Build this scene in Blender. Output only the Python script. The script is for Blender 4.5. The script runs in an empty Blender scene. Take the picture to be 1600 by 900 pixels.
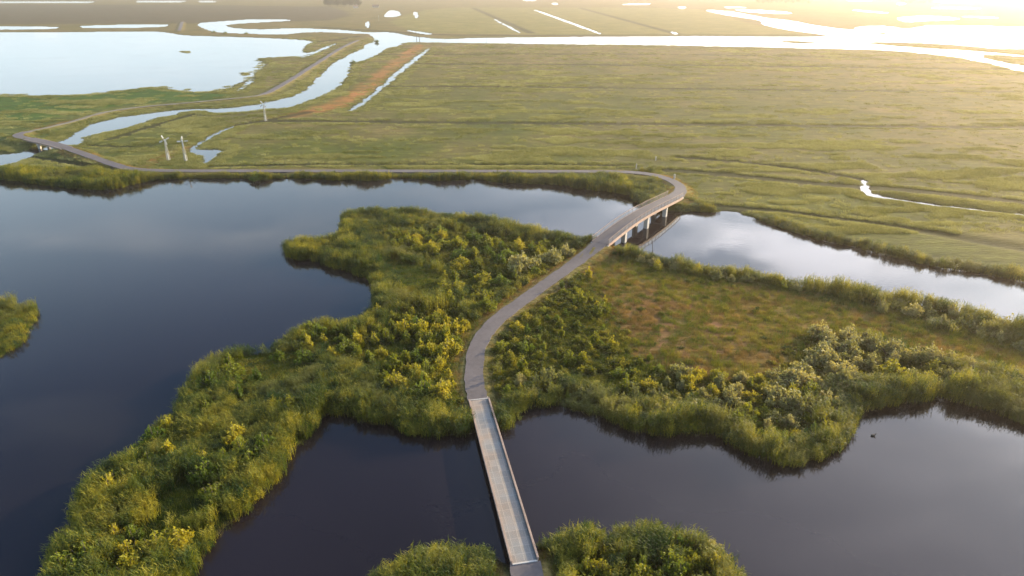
import bpy, math, random
import numpy as np
from mathutils import Vector, Matrix
R = math.radians
rng = np.random.default_rng(7)
random.seed(7)

# ------------------------------------------------------------------ camera, sky, sun
H = 55.0; F = 1070.0; YH = -30.0
PITCH = math.atan((450 - YH) / F)
SUN_AZ = 56.0      # degrees clockwise from the view direction
SUN_EL = 15.0
sc = bpy.context.scene
cam = bpy.data.cameras.new('camera'); camo = bpy.data.objects.new('camera', cam)
sc.collection.objects.link(camo); sc.camera = camo
camo.location = (0, 0, H); camo.rotation_euler = (math.pi / 2 - PITCH, 0, 0)
cam.sensor_width = 36; cam.lens = F / 1600 * 36; cam.clip_start = 0.5; cam.clip_end = 40000

def build_world():
    w = bpy.data.worlds.new('World'); sc.world = w; w.use_nodes = True
    nt = w.node_tree; N = nt.nodes; L = nt.links; N.clear()
    out = N.new('ShaderNodeOutputWorld'); bg = N.new('ShaderNodeBackground')
    sky = N.new('ShaderNodeTexSky'); sky.sky_type = 'NISHITA'; sky.sun_disc = False
    sky.sun_elevation = R(SUN_EL); sky.sun_rotation = R(SUN_AZ)
    sky.air_density = 1.0; sky.dust_density = 0.8; sky.ozone_density = 2.2; sky.altitude = 0
    tint = N.new('ShaderNodeMixRGB'); tint.blend_type = 'MULTIPLY'; tint.inputs[0].default_value = 1; tint.inputs[2].default_value = (.70, 1.12, 1.38, 1)
    L.new(sky.outputs[0], tint.inputs[1])
    tc = N.new('ShaderNodeTexCoord')
    # thin high cloud, laid on a flat layer above the land (direction / height)
    sep = N.new('ShaderNodeSeparateXYZ'); L.new(tc.outputs['Generated'], sep.inputs[0])
    mz = N.new('ShaderNodeMath'); mz.operation = 'MAXIMUM'; mz.inputs[1].default_value = 0.06
    L.new(sep.outputs['Z'], mz.inputs[0])
    dx = N.new('ShaderNodeMath'); dx.operation = 'DIVIDE'; L.new(sep.outputs['X'], dx.inputs[0]); L.new(mz.outputs[0], dx.inputs[1])
    dy = N.new('ShaderNodeMath'); dy.operation = 'DIVIDE'; L.new(sep.outputs['Y'], dy.inputs[0]); L.new(mz.outputs[0], dy.inputs[1])
    cb = N.new('ShaderNodeCombineXYZ'); L.new(dx.outputs[0], cb.inputs[0]); L.new(dy.outputs[0], cb.inputs[1])
    mp = N.new('ShaderNodeMapping'); mp.inputs['Scale'].default_value = (0.9, 1.5, 1); mp.inputs['Location'].default_value = (5.3, 1.9, 0)
    mp.inputs['Rotation'].default_value = (0, 0, R(-20))
    L.new(cb.outputs[0], mp.inputs[0])
    nz = N.new('ShaderNodeTexNoise'); nz.inputs['Scale'].default_value = 0.9; nz.inputs['Detail'].default_value = 7; nz.inputs['Roughness'].default_value = 0.55
    nz.inputs['Distortion'].default_value = 0.5
    L.new(mp.outputs[0], nz.inputs['Vector'])
    cr = N.new('ShaderNodeValToRGB'); cr.color_ramp.elements[0].position = 0.53; cr.color_ramp.elements[1].position = 0.80
    cr.color_ramp.elements[0].color = (0, 0, 0, 1); cr.color_ramp.elements[1].color = (0.8, 0.8, 0.8, 1)
    L.new(nz.outputs[0], cr.inputs[0])
    # clouds thin out overhead, gather low down
    lo = N.new('ShaderNodeMapRange'); lo.inputs[1].default_value = 0.28; lo.inputs[2].default_value = 0.62; lo.inputs[3].default_value = 1; lo.inputs[4].default_value = 0.12
    L.new(sep.outputs['Z'], lo.inputs[0])
    mm = N.new('ShaderNodeMath'); mm.operation = 'MULTIPLY'; L.new(cr.outputs[0], mm.inputs[0]); L.new(lo.outputs[0], mm.inputs[1])
    cl = N.new('ShaderNodeMixRGB'); cl.blend_type = 'MIX'; cl.inputs[2].default_value = (8.4, 8.8, 9.2, 1)
    L.new(mm.outputs[0], cl.inputs[0]); 
    # pale band of thick air low over the horizon
    hz = N.new('ShaderNodeMapRange'); hz.interpolation_type = 'SMOOTHSTEP'; hz.inputs[1].default_value = .08; hz.inputs[2].default_value = .50; hz.inputs[3].default_value = .95; hz.inputs[4].default_value = 0
    L.new(sep.outputs['Z'], hz.inputs[0])
    hm = N.new('ShaderNodeMixRGB'); hm.inputs[2].default_value = (5.9, 7.3, 8.2, 1); L.new(hz.outputs[0], hm.inputs[0]); L.new(tint.outputs[0], hm.inputs[1])
    L.new(hm.outputs[0], cl.inputs[1])
    # bright veil of thin cloud round the low sun
    vd = N.new('ShaderNodeVectorMath'); vd.operation = 'DOT_PRODUCT'; L.new(tc.outputs['Generated'], vd.inputs[0])
    vd.inputs[1].default_value = (math.sin(R(SUN_AZ)) * math.cos(R(SUN_EL)), math.cos(R(SUN_AZ)) * math.cos(R(SUN_EL)), math.sin(R(SUN_EL)))
    g0 = N.new('ShaderNodeMapRange'); g0.inputs[1].default_value = .45; g0.inputs[2].default_value = 1.0; L.new(vd.outputs['Value'], g0.inputs[0])
    g1 = N.new('ShaderNodeMath'); g1.operation = 'POWER'; g1.inputs[1].default_value = 1.6; L.new(g0.outputs[0], g1.inputs[0])
    nv = N.new('ShaderNodeMapRange'); nv.inputs[1].default_value = .42; nv.inputs[2].default_value = .60; nv.inputs[3].default_value = .45; nv.inputs[4].default_value = 1.9
    nz2 = N.new('ShaderNodeTexNoise'); nz2.inputs['Scale'].default_value = 2.3; nz2.inputs['Detail'].default_value = 6; nz2.inputs['Roughness'].default_value = .55; nz2.inputs['Distortion'].default_value = .4
    L.new(mp.outputs[0], nz2.inputs['Vector']); L.new(nz2.outputs[0], nv.inputs[0])
    g2 = N.new('ShaderNodeMath'); g2.operation = 'MULTIPLY'; L.new(g1.outputs[0], g2.inputs[0])
    hi = N.new('ShaderNodeMapRange'); hi.inputs[1].default_value = .36; hi.inputs[2].default_value = .52; hi.inputs[3].default_value = 0; hi.inputs[4].default_value = .85; L.new(sep.outputs['Z'], hi.inputs[0])
    ev_ = N.new('ShaderNodeMixRGB'); ev_.inputs[2].default_value = (.95, .95, .95, 1); L.new(hi.outputs[0], ev_.inputs[0]); L.new(nv.outputs[0], ev_.inputs[1]); L.new(ev_.outputs[0], g2.inputs[1])
    veil = N.new('ShaderNodeMixRGB'); veil.blend_type = 'ADD'; veil.use_clamp = False; veil.inputs[2].default_value = (19, 17.4, 17.0, 1)
    L.new(g2.outputs[0], veil.inputs[0]); L.new(cl.outputs[0], veil.inputs[1])
    L.new(veil.outputs[0], bg.inputs[0]); bg.inputs[1].default_value = 0.115
    L.new(bg.outputs[0], out.inputs[0])
build_world()

sd_ = bpy.data.lights.new('sun', 'SUN'); sd_.energy = 5.0; sd_.angle = R(0.5); sd_.color = (1.0, 0.79, 0.47)
so = bpy.data.objects.new('sun', sd_); sc.collection.objects.link(so)
sdir = Vector((math.sin(R(SUN_AZ)) * math.cos(R(SUN_EL)), math.cos(R(SUN_AZ)) * math.cos(R(SUN_EL)), math.sin(R(SUN_EL))))
so.rotation_euler = sdir.to_track_quat('Z', 'Y').to_euler(); so.location = (200, 100, 120)

sc.view_settings.view_transform = 'Standard'; sc.view_settings.look = 'None'
sc.view_settings.gamma = 1; sc.view_settings.use_curve_mapping = False
sc.view_settings.exposure = 1.05
sc.cycles.volume_bounces = 0; sc.cycles.max_bounces = 5; sc.cycles.diffuse_bounces = 2
sc.cycles.glossy_bounces = 2; sc.cycles.transmission_bounces = 2; sc.cycles.transparent_max_bounces = 4

# ------------------------------------------------------------------ helpers
def tag(o, label=None, cat=None, group=None, kind=None):
    if label: o['label'] = label
    if cat: o['category'] = cat
    if group: o['group'] = group
    if kind: o['kind'] = kind
    return o
def link(o, parent=None):
    sc.collection.objects.link(o)
    if parent: o.parent = parent
    return o
def empty(name, loc=(0, 0, 0), rz=0):
    o = bpy.data.objects.new(name, None); o.location = loc; o.rotation_euler = (0, 0, rz)
    o.empty_display_size = 0.3
    return link(o)
cp, sp = math.cos(PITCH), math.sin(PITCH)
def U(x, y, z=0.0):
    """where on the ground (at height z) a spot of the survey photograph lies"""
    u = (x - 800) / F; v = -(y - 450) / F
    d = (u, cp + v * sp, -sp + v * cp)
    t = (H - z) / -d[2]
    return (d[0] * t, d[1] * t)
def UU(pts):
    return np.array([U(p[0], p[1], p[2] if len(p) > 2 else 0.0) for p in pts])
def mesh_np(name, verts, quads=None, tris=None, mat=None, smooth=False):
    me = bpy.data.meshes.new(name)
    verts = np.asarray(verts, dtype=np.float32)
    fl = []; tot = []
    if quads is not None and len(quads): fl.append(np.asarray(quads).ravel()); tot.append(np.full(len(quads), 4))
    if tris is not None and len(tris): fl.append(np.asarray(tris).ravel()); tot.append(np.full(len(tris), 3))
    if fl:
        fl = np.concatenate(fl).astype(np.int32); tot = np.concatenate(tot).astype(np.int32)
        me.vertices.add(len(verts)); me.vertices.foreach_set('co', verts.ravel())
        me.loops.add(len(fl)); me.loops.foreach_set('vertex_index', fl)
        me.polygons.add(len(tot)); st = np.concatenate([[0], np.cumsum(tot)[:-1]]).astype(np.int32)
        me.polygons.foreach_set('loop_start', st); me.polygons.foreach_set('loop_total', tot)
        me.polygons.foreach_set('use_smooth', np.full(len(tot), bool(smooth)))
        me.update(calc_edges=True); me.validate()
    else:
        me.vertices.add(len(verts)); me.vertices.foreach_set('co', verts.ravel()); me.update()
    if mat: me.materials.append(mat)
    return me

class MB:
    def __init__(s): s.v = []; s.f = []
    def box(s, c, size, rz=0.0, M=None):
        x, y, z = (k / 2 for k in size); n = len(s.v)
        m = M if M is not None else Matrix.Translation(c) @ Matrix.Rotation(rz, 4, 'Z')
        for a in (-x, x):
            for b in (-y, y):
                for d in (-z, z): s.v.append(tuple(m @ Vector((a, b, d))))
        for q in ((0, 1, 3, 2), (4, 6, 7, 5), (0, 4, 5, 1), (2, 3, 7, 6), (0, 2, 6, 4), (1, 5, 7, 3)):
            s.f.append(tuple(n + k for k in q))
    def bar(s, a, b, w, h=None):
        a = Vector(a); b = Vector(b); d = b - a; h = h or w
        q = d.to_track_quat('X', 'Z').to_matrix().to_4x4()
        s.box(None, (d.length, w, h), M=Matrix.Translation((a + b) / 2) @ q)
    def tube(s, pts, rad, n=8):
        pts = [Vector(p) for p in pts]; base = len(s.v)
        for i, p in enumerate(pts):
            d = (pts[min(i + 1, len(pts) - 1)] - pts[max(i - 1, 0)]).normalized()
            q = d.to_track_quat('Z', 'Y').to_matrix(); r = rad[i] if isinstance(rad, (list, tuple)) else rad
            for k in range(n):
                a = 2 * math.pi * k / n
                s.v.append(tuple(p + q @ Vector((math.cos(a) * r, math.sin(a) * r, 0))))
        for i in range(len(pts) - 1):
            for k in range(n):
                a = base + i * n + k; b = base + i * n + (k + 1) % n
                s.f.append((a, b, b + n, a + n))
        s.f.append(tuple(base + k for k in reversed(range(n)))); s.f.append(tuple(base + (len(pts) - 1) * n + k for k in range(n)))
    def poly(s, loop):
        n = len(s.v); s.v += [tuple(p) for p in loop]; s.f.append(tuple(range(n, n + len(loop))))
    def build(s, name, mat, parent=None, bevel=0.0):
        me = bpy.data.meshes.new(name); me.from_pydata(s.v, [], s.f); me.materials.append(mat); me.update()
        o = link(bpy.data.objects.new(name, me), parent)
        if bevel:
            b = o.modifiers.new('bevel', 'BEVEL'); b.width = bevel; b.segments = 1; b.limit_method = 'ANGLE'
        return o

# value noise
def _h(ix, iy, s):
    n = (ix.astype(np.int64) * 374761393 + iy.astype(np.int64) * 668265263 + s * 982451653) & 0xffffffff
    n = ((n ^ (n >> 13)) * 1274126177) & 0xffffffff
    n = n ^ (n >> 16)
    return (n & 0xffff) / 65535.0
def vnoise(x, y, s=0):
    ix = np.floor(x); iy = np.floor(y); fx = x - ix; fy = y - iy
    fx = fx * fx * (3 - 2 * fx); fy = fy * fy * (3 - 2 * fy)
    a = _h(ix, iy, s); b = _h(ix + 1, iy, s); c = _h(ix, iy + 1, s); d = _h(ix + 1, iy + 1, s)
    return (a * (1 - fx) + b * fx) * (1 - fy) + (c * (1 - fx) + d * fx) * fy
def fbm(x, y, sc_=1.0, o=4, s=0):
    r = 0; a = 0.5; t = 0
    for k in range(o):
        r = r + a * vnoise(x / sc_, y / sc_, s + k * 17); t += a; a *= 0.5; sc_ *= 0.5
    return r / t
def sstep(a, b, x):
    t = np.clip((x - a) / (b - a), 0, 1); return t * t * (3 - 2 * t)
def chaikin(p, closed=True, n=1):
    for _ in range(n):
        if closed: q = np.roll(p, -1, 0)
        else: q = p[1:]; p0 = p[:1]; p1 = p[-1:]; p = p[:-1]
        a = p * 0.75 + q * 0.25; b = p * 0.25 + q * 0.75
        r = np.empty((len(a) * 2, p.shape[1])); r[0::2] = a; r[1::2] = b
        p = r if closed else np.vstack([p0, r, p1])
    return p

# ------------------------------------------------------------------ survey of shorelines (third value: height of the reed top that was sighted)
T = 2.0
LAKE = [(-900,276),(-200,278),(0,281),(44,284),(79,292),(111,294),(150,297),(178,295),(205,288),(236,282),(304,278),(337,280),(381,278),(418,282),(432,277),(472,280),(530,281),(591,283),(611,278),(641,278),(692,284),(712,282),(749,280),(780,286),(834,287),(884,289),(901,295),(943,298),(971,302),(989,307.5),(992,315.5),(1003,322),(1035,331),(1062,331),(1092,330.6),(1127,330),(1175,335),(1195,349),(1249,364),(1269,371.5),(1316,382),(1364,393),(1414,405),(1465,418),(1546,427.5),(1566,434),(1600,440),(1800,490),(2200,590),(3200,800),(2800,1250),(-1400,1250),(-1500,600)]
MID = [(734,679),(705,682),(678,683),(648,681),(628,672),(607,662),(580,659),(557,653),(543,646),(530,646),(513,645),(486,671),(472,694),(452,715),(432,747),(405,776),(385,802),(354,819),(337,850),(314,867),(304,887),(290,905),(240,1000),(-60,1000),(50,915,T),(61,900,T),(72,870,T),(81,840,T),(111,818,T),(120,782,T),(125,755,T),(145,735,T),(169,716,T),(192,708,T),(216,701,T),(219,681,T),(236,661,T),(256,647,T),(270,637,T),(280,613,T),(288,593,T),(321,556,T),(364,540,T),(408,536,T),(432,531,T),(452,516,T),(472,503,T),(510,496,T),(540,495,T),(560,490,T),(571,482,T),(586,475),(589,462),(587,448),(584,435),(557,427),(540,423),(516,418),(489,406),(466,408),(452,401),(446,388),(447,377,T*.8),(472,371,T),(506,370,T),(526,363,T),(533,351,T),(530,337,T),(540,330,T),(581,324,T),(665,325,T),(705,330,T),(766,339,T),(817,349,T),(867,359,T),(901,368,T),(932,374,1),(955,388),(969,383,1.5),(1002,391,T),(1023,393,T),(1060,404,T),(1117,415,T),(1175,418,T),(1212,431,T),(1279,438,T),(1337,445,T),(1381,455,T),(1465,465,T),(1516,484,T),(1566,496,T),(1600,502,T),(1800,560,T),(2300,690,T),(2300,860),(1900,750),(1700,690),(1600,661),(1566,647),(1526,635),(1485,624),(1458,621),(1424,629),(1384,632),(1347,639),(1340,651),(1330,661),(1320,678),(1316,689),(1296,708),(1262,718),(1222,727),(1195,716),(1168,705),(1144,691),(1121,681),(1090,679),(1060,678),(1036,681),(1009,678),(975,667),(952,657),(918,644),(884,635),(850,635),(817,644),(797,664),(786,669),(775,672)]
LOW = [(540,940,T),(574,900,T),(607,878,T),(648,863,T),(682,855,T),(719,847,T),(749,849,T),(785,856,T),(800,880,.5),(825,872,.5),(832,842,T),(857,825,T),(891,821,T),(918,823,T),(942,833,T),(955,835,T),(965,827,T),(992,821,T),(1016,815,T),(1036,821,T),(1070,830,T),(1090,829,T),(1104,838,T),(1121,855,T),(1148,872,T),(1161,900,T),(1200,970,T),(1250,1200),(420,1200),(500,1000)]
ISLET = [(-160,470),(0,466),(22,480),(50,477),(53,496),(50,516),(34,536),(17,548),(0,560),(-150,605)]
CHANNEL = [(-300,235),(-100,240),(0,243),(30,239),(45,233),(70,226),(96,221),(115,207.5),(142,194),(175,185),(216,179),(250,174),(290,170),(331,170),(381,166),(408,162),(435,156),(466,147),(482,137),(503,115),(516,101),(545,86),(568,75),(570,70),(586,65),(581,55),(576,52.5),(544,52),(511,50),(480,50),(442,54),(400,53),(340,51),(322,46),(305,36.5),(337,34),(398,30),(472,31.5),(405,35),(351,38),(358,44),(405,46.5),(435,44.8),(476,44.5),(502,45.5),(524,46.5),(545,48),(562,50),(583,51),(602,50.7),(620,52),(635,56),(651,57.7),(675,60),(700,61),(759,59),(1070,56.7),(1200,57.5),(1286,58),(1294,55),(1262,51),(1222,45.6),(1188,37.5),(1193,33),(1171,29),(1127,22.5),(1097,15),(1137,17),(1171,23),(1195,28),(1235,32),(1269,39),(1303,44),(1345,48),(1333,44),(1350,40.5),(1391,41),(1414,45.6),(1441,42),(1448,39),(1600,42),(2100,45),(2100,78),(1600,77),(1559,77),(1516,72.6),(1482,70),(1431,67.5),(1381,66),(1350,67),(1384,70),(1424,73.6),(1482,77),(1509,78),(1560,82.5),(1600,86),(1800,100),(1800,104),(1600,89),(1546,85.5),(1530,88),(1566,97),(1600,103),(1900,135),(1900,155),(1600,113),(1566,104.6),(1516,93),(1465,86),(1414,81),(1364,78),(1262,76),(1060,71),(766,68),(675,66.5),(631,66),(624,72),(601,76),(594,83),(574,93),(552,98),(547,108),(541,122),(530,135),(506,148),(472,162),(449,169),(418,170),(385,174),(364,176),(331,177),(327,173),(294,173),(270,180),(233,187),(202,200),(162,207),(142,212),(133,216),(130,226),(98,229),(70,236),(50,244),(23,256),(0,261),(-100,275),(-300,290)]
POND = [(-500,50),(0,50.6),(91,50.6),(236,49),(256,50.6),(287,55.7),(337,57),(398,59),(456,61),(493,64),(476,71),(472,81),(482,84),(523,67.5),(526,69),(476,91),(466,88),(420,90),(398,91),(418,99),(405,111),(395,118),(399,126),(371,144),(366,143),(388,128),(382,125),(364,135),(351,140),(314,144.5),(263,140),(236,135.5),(202,140),(169,145),(125,148.5),(0,150),(-500,153)]
STRIPS = [[(-400,41),(0,41),(91,42),(91,44.5),(50,46),(0,46),(-400,46)],[(125,40),(263,37.5),(260,42),(202,43.5),(128,44)],
 [(-300,2),(0,2),(169,3),(168,4),(0,4.5),(-300,4.5)],[(213,1.5),(290,1),(290,3.5),(213,3.5)],[(310,1.5),(337,2),(337,3.5),(312,3.5)],
 [(365,197),(350,201),(337,206),(321,216),(300,229),(294,240),(305,243),(314,244),(315,258),(327,253),(338,245),(349,236),(347,233.5),(310,233),(311,229),(324,220),(344,209),(366,199)],
 [(668,76),(650,89),(624,108),(597,133),(567,158),(537,174.5),(552,173.5),(574,160),(603,135),(635,108),(655,91),(675,75)],
 [(599,26),(604,20),(609,16),(620,17),(624,19.5),(627,24),(612,27)],[(646,19),(651,18.7),(654.5,27.6),(649,28.4)],[(572,34),(576,34),(577,43),(572,43)],
 [(770,30),(773,30),(815,51.5),(811,51.5)],[(833,15.5),(838,15.5),(942,53),(935,53)],[(1048,49.5),(1053,50),(1061,54),(1054,53.5)],
 [(630,46.5),(675,52.3),(675,54.5),(655,52)],
 [(1144,14),(1205,16.5),(1236,19.3),(1236,22),(1202,21),(1161,18.5)],[(1131,10.5),(1165,11),(1165,12.8),(1135,12.5)],[(1327,14.5),(1387,19.3),(1387,21.3),(1340,17.5)],
 [(1401,27),(1448,24),(1500,28.5),(1499,31),(1441,33),(1418,35),(1404,31.5)],[(1499,24.5),(1560,27),(1560,29),(1505,27)],[(1455,11),(1532,12),(1532,14.5),(1458,13.5)],
 [(1458,1.5),(1516,2.5),(1516,5),(1462,4)],[(1320,-1),(1364,0),(1364,2),(1325,1.5)],[(1401,4),(1414,4),(1415,8),(1403,8)],[(862,4.5),(871,4.5),(872,8),(865,7.5)],[(972,6),(1016,5),(1016,7.5),(975,8)],[(815,-1),(838,0),(836,2),(820,1.5)],
 [(1341,282),(1357,282.5),(1357,294),(1361,302.5),(1411,312.5),(1499,323),(1600,334.5),(1800,357),(1800,361),(1600,338.2),(1499,326.8),(1411,316.5),(1352,307.5),(1343,299),(1345,290)],
 [(1060,10),(1071,10.5),(1071,13.5),(1061,13)]]
ISLES = [[(1212,64.5),(1240,64.2),(1277,66.5),(1277,68),(1240,67.5)],[(1369,50.5),(1378,50),(1388,52),(1386,54),(1374,53.5)],[(1462,43.5),(1475,43),(1483,44),(1478,45.3),(1465,45)],
 [(280,80.5),(290,79),(300,80),(296,83),(284,83)],[(372,115),(388,113.5),(392,117),(380,118.5)]]
WATER = [chaikin(UU(p)) for p in [LAKE, CHANNEL, POND] + STRIPS]
LAND = [chaikin(UU(p)) for p in [MID, LOW, ISLET] + ISLES]
def segs_of(polys):
    a = np.vstack(polys); b = np.vstack([np.roll(p, -1, 0) for p in polys]); return a, b
SEG = {k: segs_of(v) for k, v in dict(w=WATER, l=LAND).items()}
def dist_inside(px, py, seg, cap=30.0):
    """distance to the loops (capped) and whether inside (even-odd per union)"""
    a, b = seg
    d = np.full(len(px), cap * cap, np.float64)
    x0, x1, y0, y1 = px.min(), px.max(), py.min(), py.max()
    sx0 = np.minimum(a[:, 0], b[:, 0]); sx1 = np.maximum(a[:, 0], b[:, 0]); sy0 = np.minimum(a[:, 1], b[:, 1]); sy1 = np.maximum(a[:, 1], b[:, 1])
    k = (sx0 < x1 + cap) & (sx1 > x0 - cap) & (sy0 < y1 + cap) & (sy1 > y0 - cap)
    for i in np.nonzero(k)[0]:
        ax, ay = a[i]; ex = b[i, 0] - ax; ey = b[i, 1] - ay; L2 = ex * ex + ey * ey + 1e-12
        t = np.clip(((px - ax) * ex + (py - ay) * ey) / L2, 0, 1)
        q = (px - ax - t * ex) ** 2 + (py - ay - t * ey) ** 2
        np.minimum(d, q, out=d)
    return np.sqrt(d)
def inside(px, py, p):
    r = np.zeros(len(px), bool); a = p; b = np.roll(p, -1, 0)
    if px.max() < p[:, 0].min() or px.min() > p[:, 0].max() or py.max() < p[:, 1].min() or py.min() > p[:, 1].max(): return r
    y0, y1 = py.min(), py.max()
    for i in range(len(a)):
        if max(a[i, 1], b[i, 1]) < y0 or min(a[i, 1], b[i, 1]) > y1: continue
        c = (a[i, 1] > py) != (b[i, 1] > py)
        if c.any():
            r ^= c & (px < (b[i, 0] - a[i, 0]) * (py - a[i, 1]) / (b[i, 1] - a[i, 1] + 1e-12) + a[i, 0])
    return r
def land_sd(px, py):
    """signed distance to the shore, positive on land"""
    dd = np.hypot(px, py)
    amp = np.clip(dd * 0.0045, 0.6, 1.8)
    wx = px + (fbm(px, py, 4.0, 3, 5) - .5) * 2.2 * amp; wy = py + (fbm(px, py, 4.0, 3, 9) - .5) * 2.2 * amp
    dw = dist_inside(wx, wy, SEG['w']); dl = dist_inside(wx, wy, SEG['l'])
    iw = np.zeros(len(px), bool); il = np.zeros(len(px), bool)
    for p in WATER: iw |= inside(wx, wy, p)
    for p in LAND: il |= inside(wx, wy, p)
    sw = np.where(iw, dw, -dw)          # + in water
    sl = np.where(il, dl, -dl)          # + in islands
    return np.maximum(-sw, sl)
def chunked(fn, px, py, n=9000):
    return np.concatenate([fn(px[i:i + n], py[i:i + n]) for i in range(0, len(px), n)])

# ------------------------------------------------------------------ paths (x, y, height)
ROAD_NEAR = [(835,1000,1.0),(822,890,1.0),(820,876,1.0)]
BR1 = [(820,876,1.0),(749,628,1.0)]
ROAD_MID = [(749,628,1.0),(744,612,.9),(740,595,.8),(741,565,.8),(747,538,.9),(761,515,.9),(786,492,.9),(820,467,.9),(866,434,1.0),(900,410,1.2),(921,394,1.7),(935,382,2.1)]
BR2 = [(935,382,2.1),(956,365,2.8),(982,345.5,3.4),(1010,329,3.5),(1036,316.5,3.0),(1057,306,2.3)]
ROAD_FAR = [(1057,306,2.3),(1064,298.5,1.8),(1063,291,1.4),(1052,283.5,1.2),(1036,277,1.1),(1018,272.5,1.1),(995,269.6,1.1),(965,268.2,1.1),(900,267.8,1.1),(700,267.4,1.1),(540,267,1.1),(300,267,1.1),(236,266.5,1.1),(205,264,1.1),(189,261,1.2),(152,248,1.5),(118,236,1.9),(105,231.5,2.0)]
BR3 = [(105,231.5,2.0),(78,223.5,2.3),(46,217,2.1)]
ROAD_W = [(46,217,2.1),(33,214.6,1.9),(27,212,1.8),(30,208.6,1.6),(42,206,1.4)]
TRACK = [(42,206,1.4),(67,201,1.2),(111,190.7,1.2),(142,180.6,1.2),(169,174,1.2),(216,167,1.2),(270,162.7,1.2),(341,156,1.2),(388,151.5,1.2),(415,147.5,1.2),(449,128,1.2),(486,104.6,1.2),(536,72.6,1.2),(560,62.6,1.2)]
STUB = [(280,48,1.2),(285,34,1.2)]
def path3(pts, step=1.2):
    P = np.array([(*U(x, y, z), z) for x, y, z in pts])
    P = chaikin(P, closed=False, n=3)
    d = np.concatenate([[0], np.cumsum(np.hypot(*np.diff(P[:, :2], axis=0).T))])
    n = max(2, int(d[-1] / step)); s = np.linspace(0, d[-1], n)
    return np.stack([np.interp(s, d, P[:, i]) for i in range(3)], 1)
whole = path3(ROAD_NEAR[:-1] + BR1 + ROAD_MID[1:] + BR2[1:] + ROAD_FAR[1:] + BR3[1:] + ROAD_W[1:], 1.0)
def near_i(px, y, z, P):
    w = U(px, y, z); return int(np.argmin(np.hypot(P[:, 0] - w[0], P[:, 1] - w[1])))
i1a = near_i(820, 876, 1, whole); i1b = near_i(749, 628, 1, whole)
i2a = near_i(938, 379, 2.2, whole); i2b = near_i(1056, 307, 2.3, whole)
i3a = near_i(105, 231.5, 2.0, whole); i3b = near_i(46, 217, 2.1, whole)
track = path3(TRACK, 3.0); stub = path3(STUB, 8.0)
DIKES = [(whole[:i1a + 1], 1.4, .33), (whole[i1b:i2a + 1], 1.4, .42), (whole[i2b:i3a + 1], 1.4, .4), (whole[i3b:], 1.4, .4), (track, 1.3, .3), (stub, 2, .3)]
def dike(px, py):
    """profile of the path embankments; also distance to the nearest path"""
    z = np.zeros(len(px)); dmin = np.full(len(px), 60.0)
    for P, hw, sl in DIKES:
        if px.min() > P[:, 0].max() + 30 or px.max() < P[:, 0].min() - 30 or py.min() > P[:, 1].max() + 30 or py.max() < P[:, 1].min() - 30: continue
        st = 1 if len(P) < 400 else 2
        for i in range(0, len(P) - st, st):
            a = P[i]; b = P[i + st]
            if min(a[0], b[0]) > px.max() + 30 or max(a[0], b[0]) < px.min() - 30 or min(a[1], b[1]) > py.max() + 30 or max(a[1], b[1]) < py.min() - 30: continue
            e = b - a; L2 = e[0] ** 2 + e[1] ** 2 + 1e-9
            t = np.clip(((px - a[0]) * e[0] + (py - a[1]) * e[1]) / L2, 0, 1)
            d = np.hypot(px - a[0] - t * e[0], py - a[1] - t * e[1])
            zz = (a[2] + t * e[2]) - 0.08 - np.maximum(0, d - hw - 0.5) * sl
            z = np.maximum(z, zz); dmin = np.minimum(dmin, d)
    return z, dmin
# ditches and swales in the fields: (points, half width m, depth m)
LINES = [([(410,190),(530,190.5),(780,193),(1070,195.5),(1262,197.5),(1600,200.5),(2100,204)], 3.2, .8),
 ([(610,135.5),(780,136.5),(1070,139.5),(1600,145),(2100,149)], 3.2, .7),
 ([(650,100.5),(780,101),(1070,102.5),(1400,106),(1600,110)], 4.0, .6),
 ([(330,261),(530,257.5),(700,258.5),(880,259),(985,260)], 1.8, .7),
 ([(1045,268),(1100,271),(1180,279),(1296,291),(1420,298),(1600,318)], 3.0, .7),
 ([(1060,247),(1161,254.5),(1208,260),(1280,270),(1343,281)], 2.2, .7),
 ([(1060,321),(1200,330),(1400,356),(1600,392)], 2.2, .4),
 ([(600,86),(900,84.5),(1200,87),(1600,97)], 3, .4),
 ([(0,238),(100,254),(200,275)], 2.0, .3),
 ([(140,228),(200,231),(235,229.5)], 2.0, .9), ([(170,219),(230,200),(300,180)], 2.5, .7), ([(372,196),(410,190),(480,176)], 2.5, .8),
 ([(740,13),(830,52)], 5, .7), ([(908,13),(1056,53)], 5, .7), ([(500,43),(600,49),(700,56.5),(1080,54.5),(1290,56)], 7, .4), ([(430,69),(500,66),(560,57)],4,.4)]
LINES_W = [(chaikin(UU(p), closed=False, n=2), hw, dp) for p, hw, dp in LINES]
def lines_f(px, py):
    g = np.zeros(len(px)); dpt = np.zeros(len(px))
    for P, hw, dp in LINES_W:
        dm = dist_inside(px, py, (P[:-1], P[1:]), cap=hw * 2.5)
        w = 1 - sstep(hw * .5, hw * 1.6, dm)
        g = np.maximum(g, w); dpt = np.maximum(dpt, w * dp)
    return g, dpt

def ground_z(x, y, s, zd, ld, dp):
    fl = sstep(170, 240, np.hypot(x, y))
    base = (.55 - .25 * fl) * sstep(0, 2.5 + 3 * fl, s) + (fbm(x, y, 14, 3, 3) - .4) * (.5 - .25 * fl) * sstep(2, 8, s)
    z = np.maximum(base, zd * sstep(.2, 3, s)) - ld * sstep(1, 4, s) * (dp > 2.2)
    z = np.where((s > 0) & (ld < .25), np.maximum(z, .03 + .12 * np.minimum(s, 1)), z)
    z = np.where(s > 0, np.maximum(z, .02 + .02 * np.minimum(s, 2)), np.maximum(-1.2, s * .5))
    return np.where(s > 0, np.minimum(z, np.maximum(s * .8, 0)), z)
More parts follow.
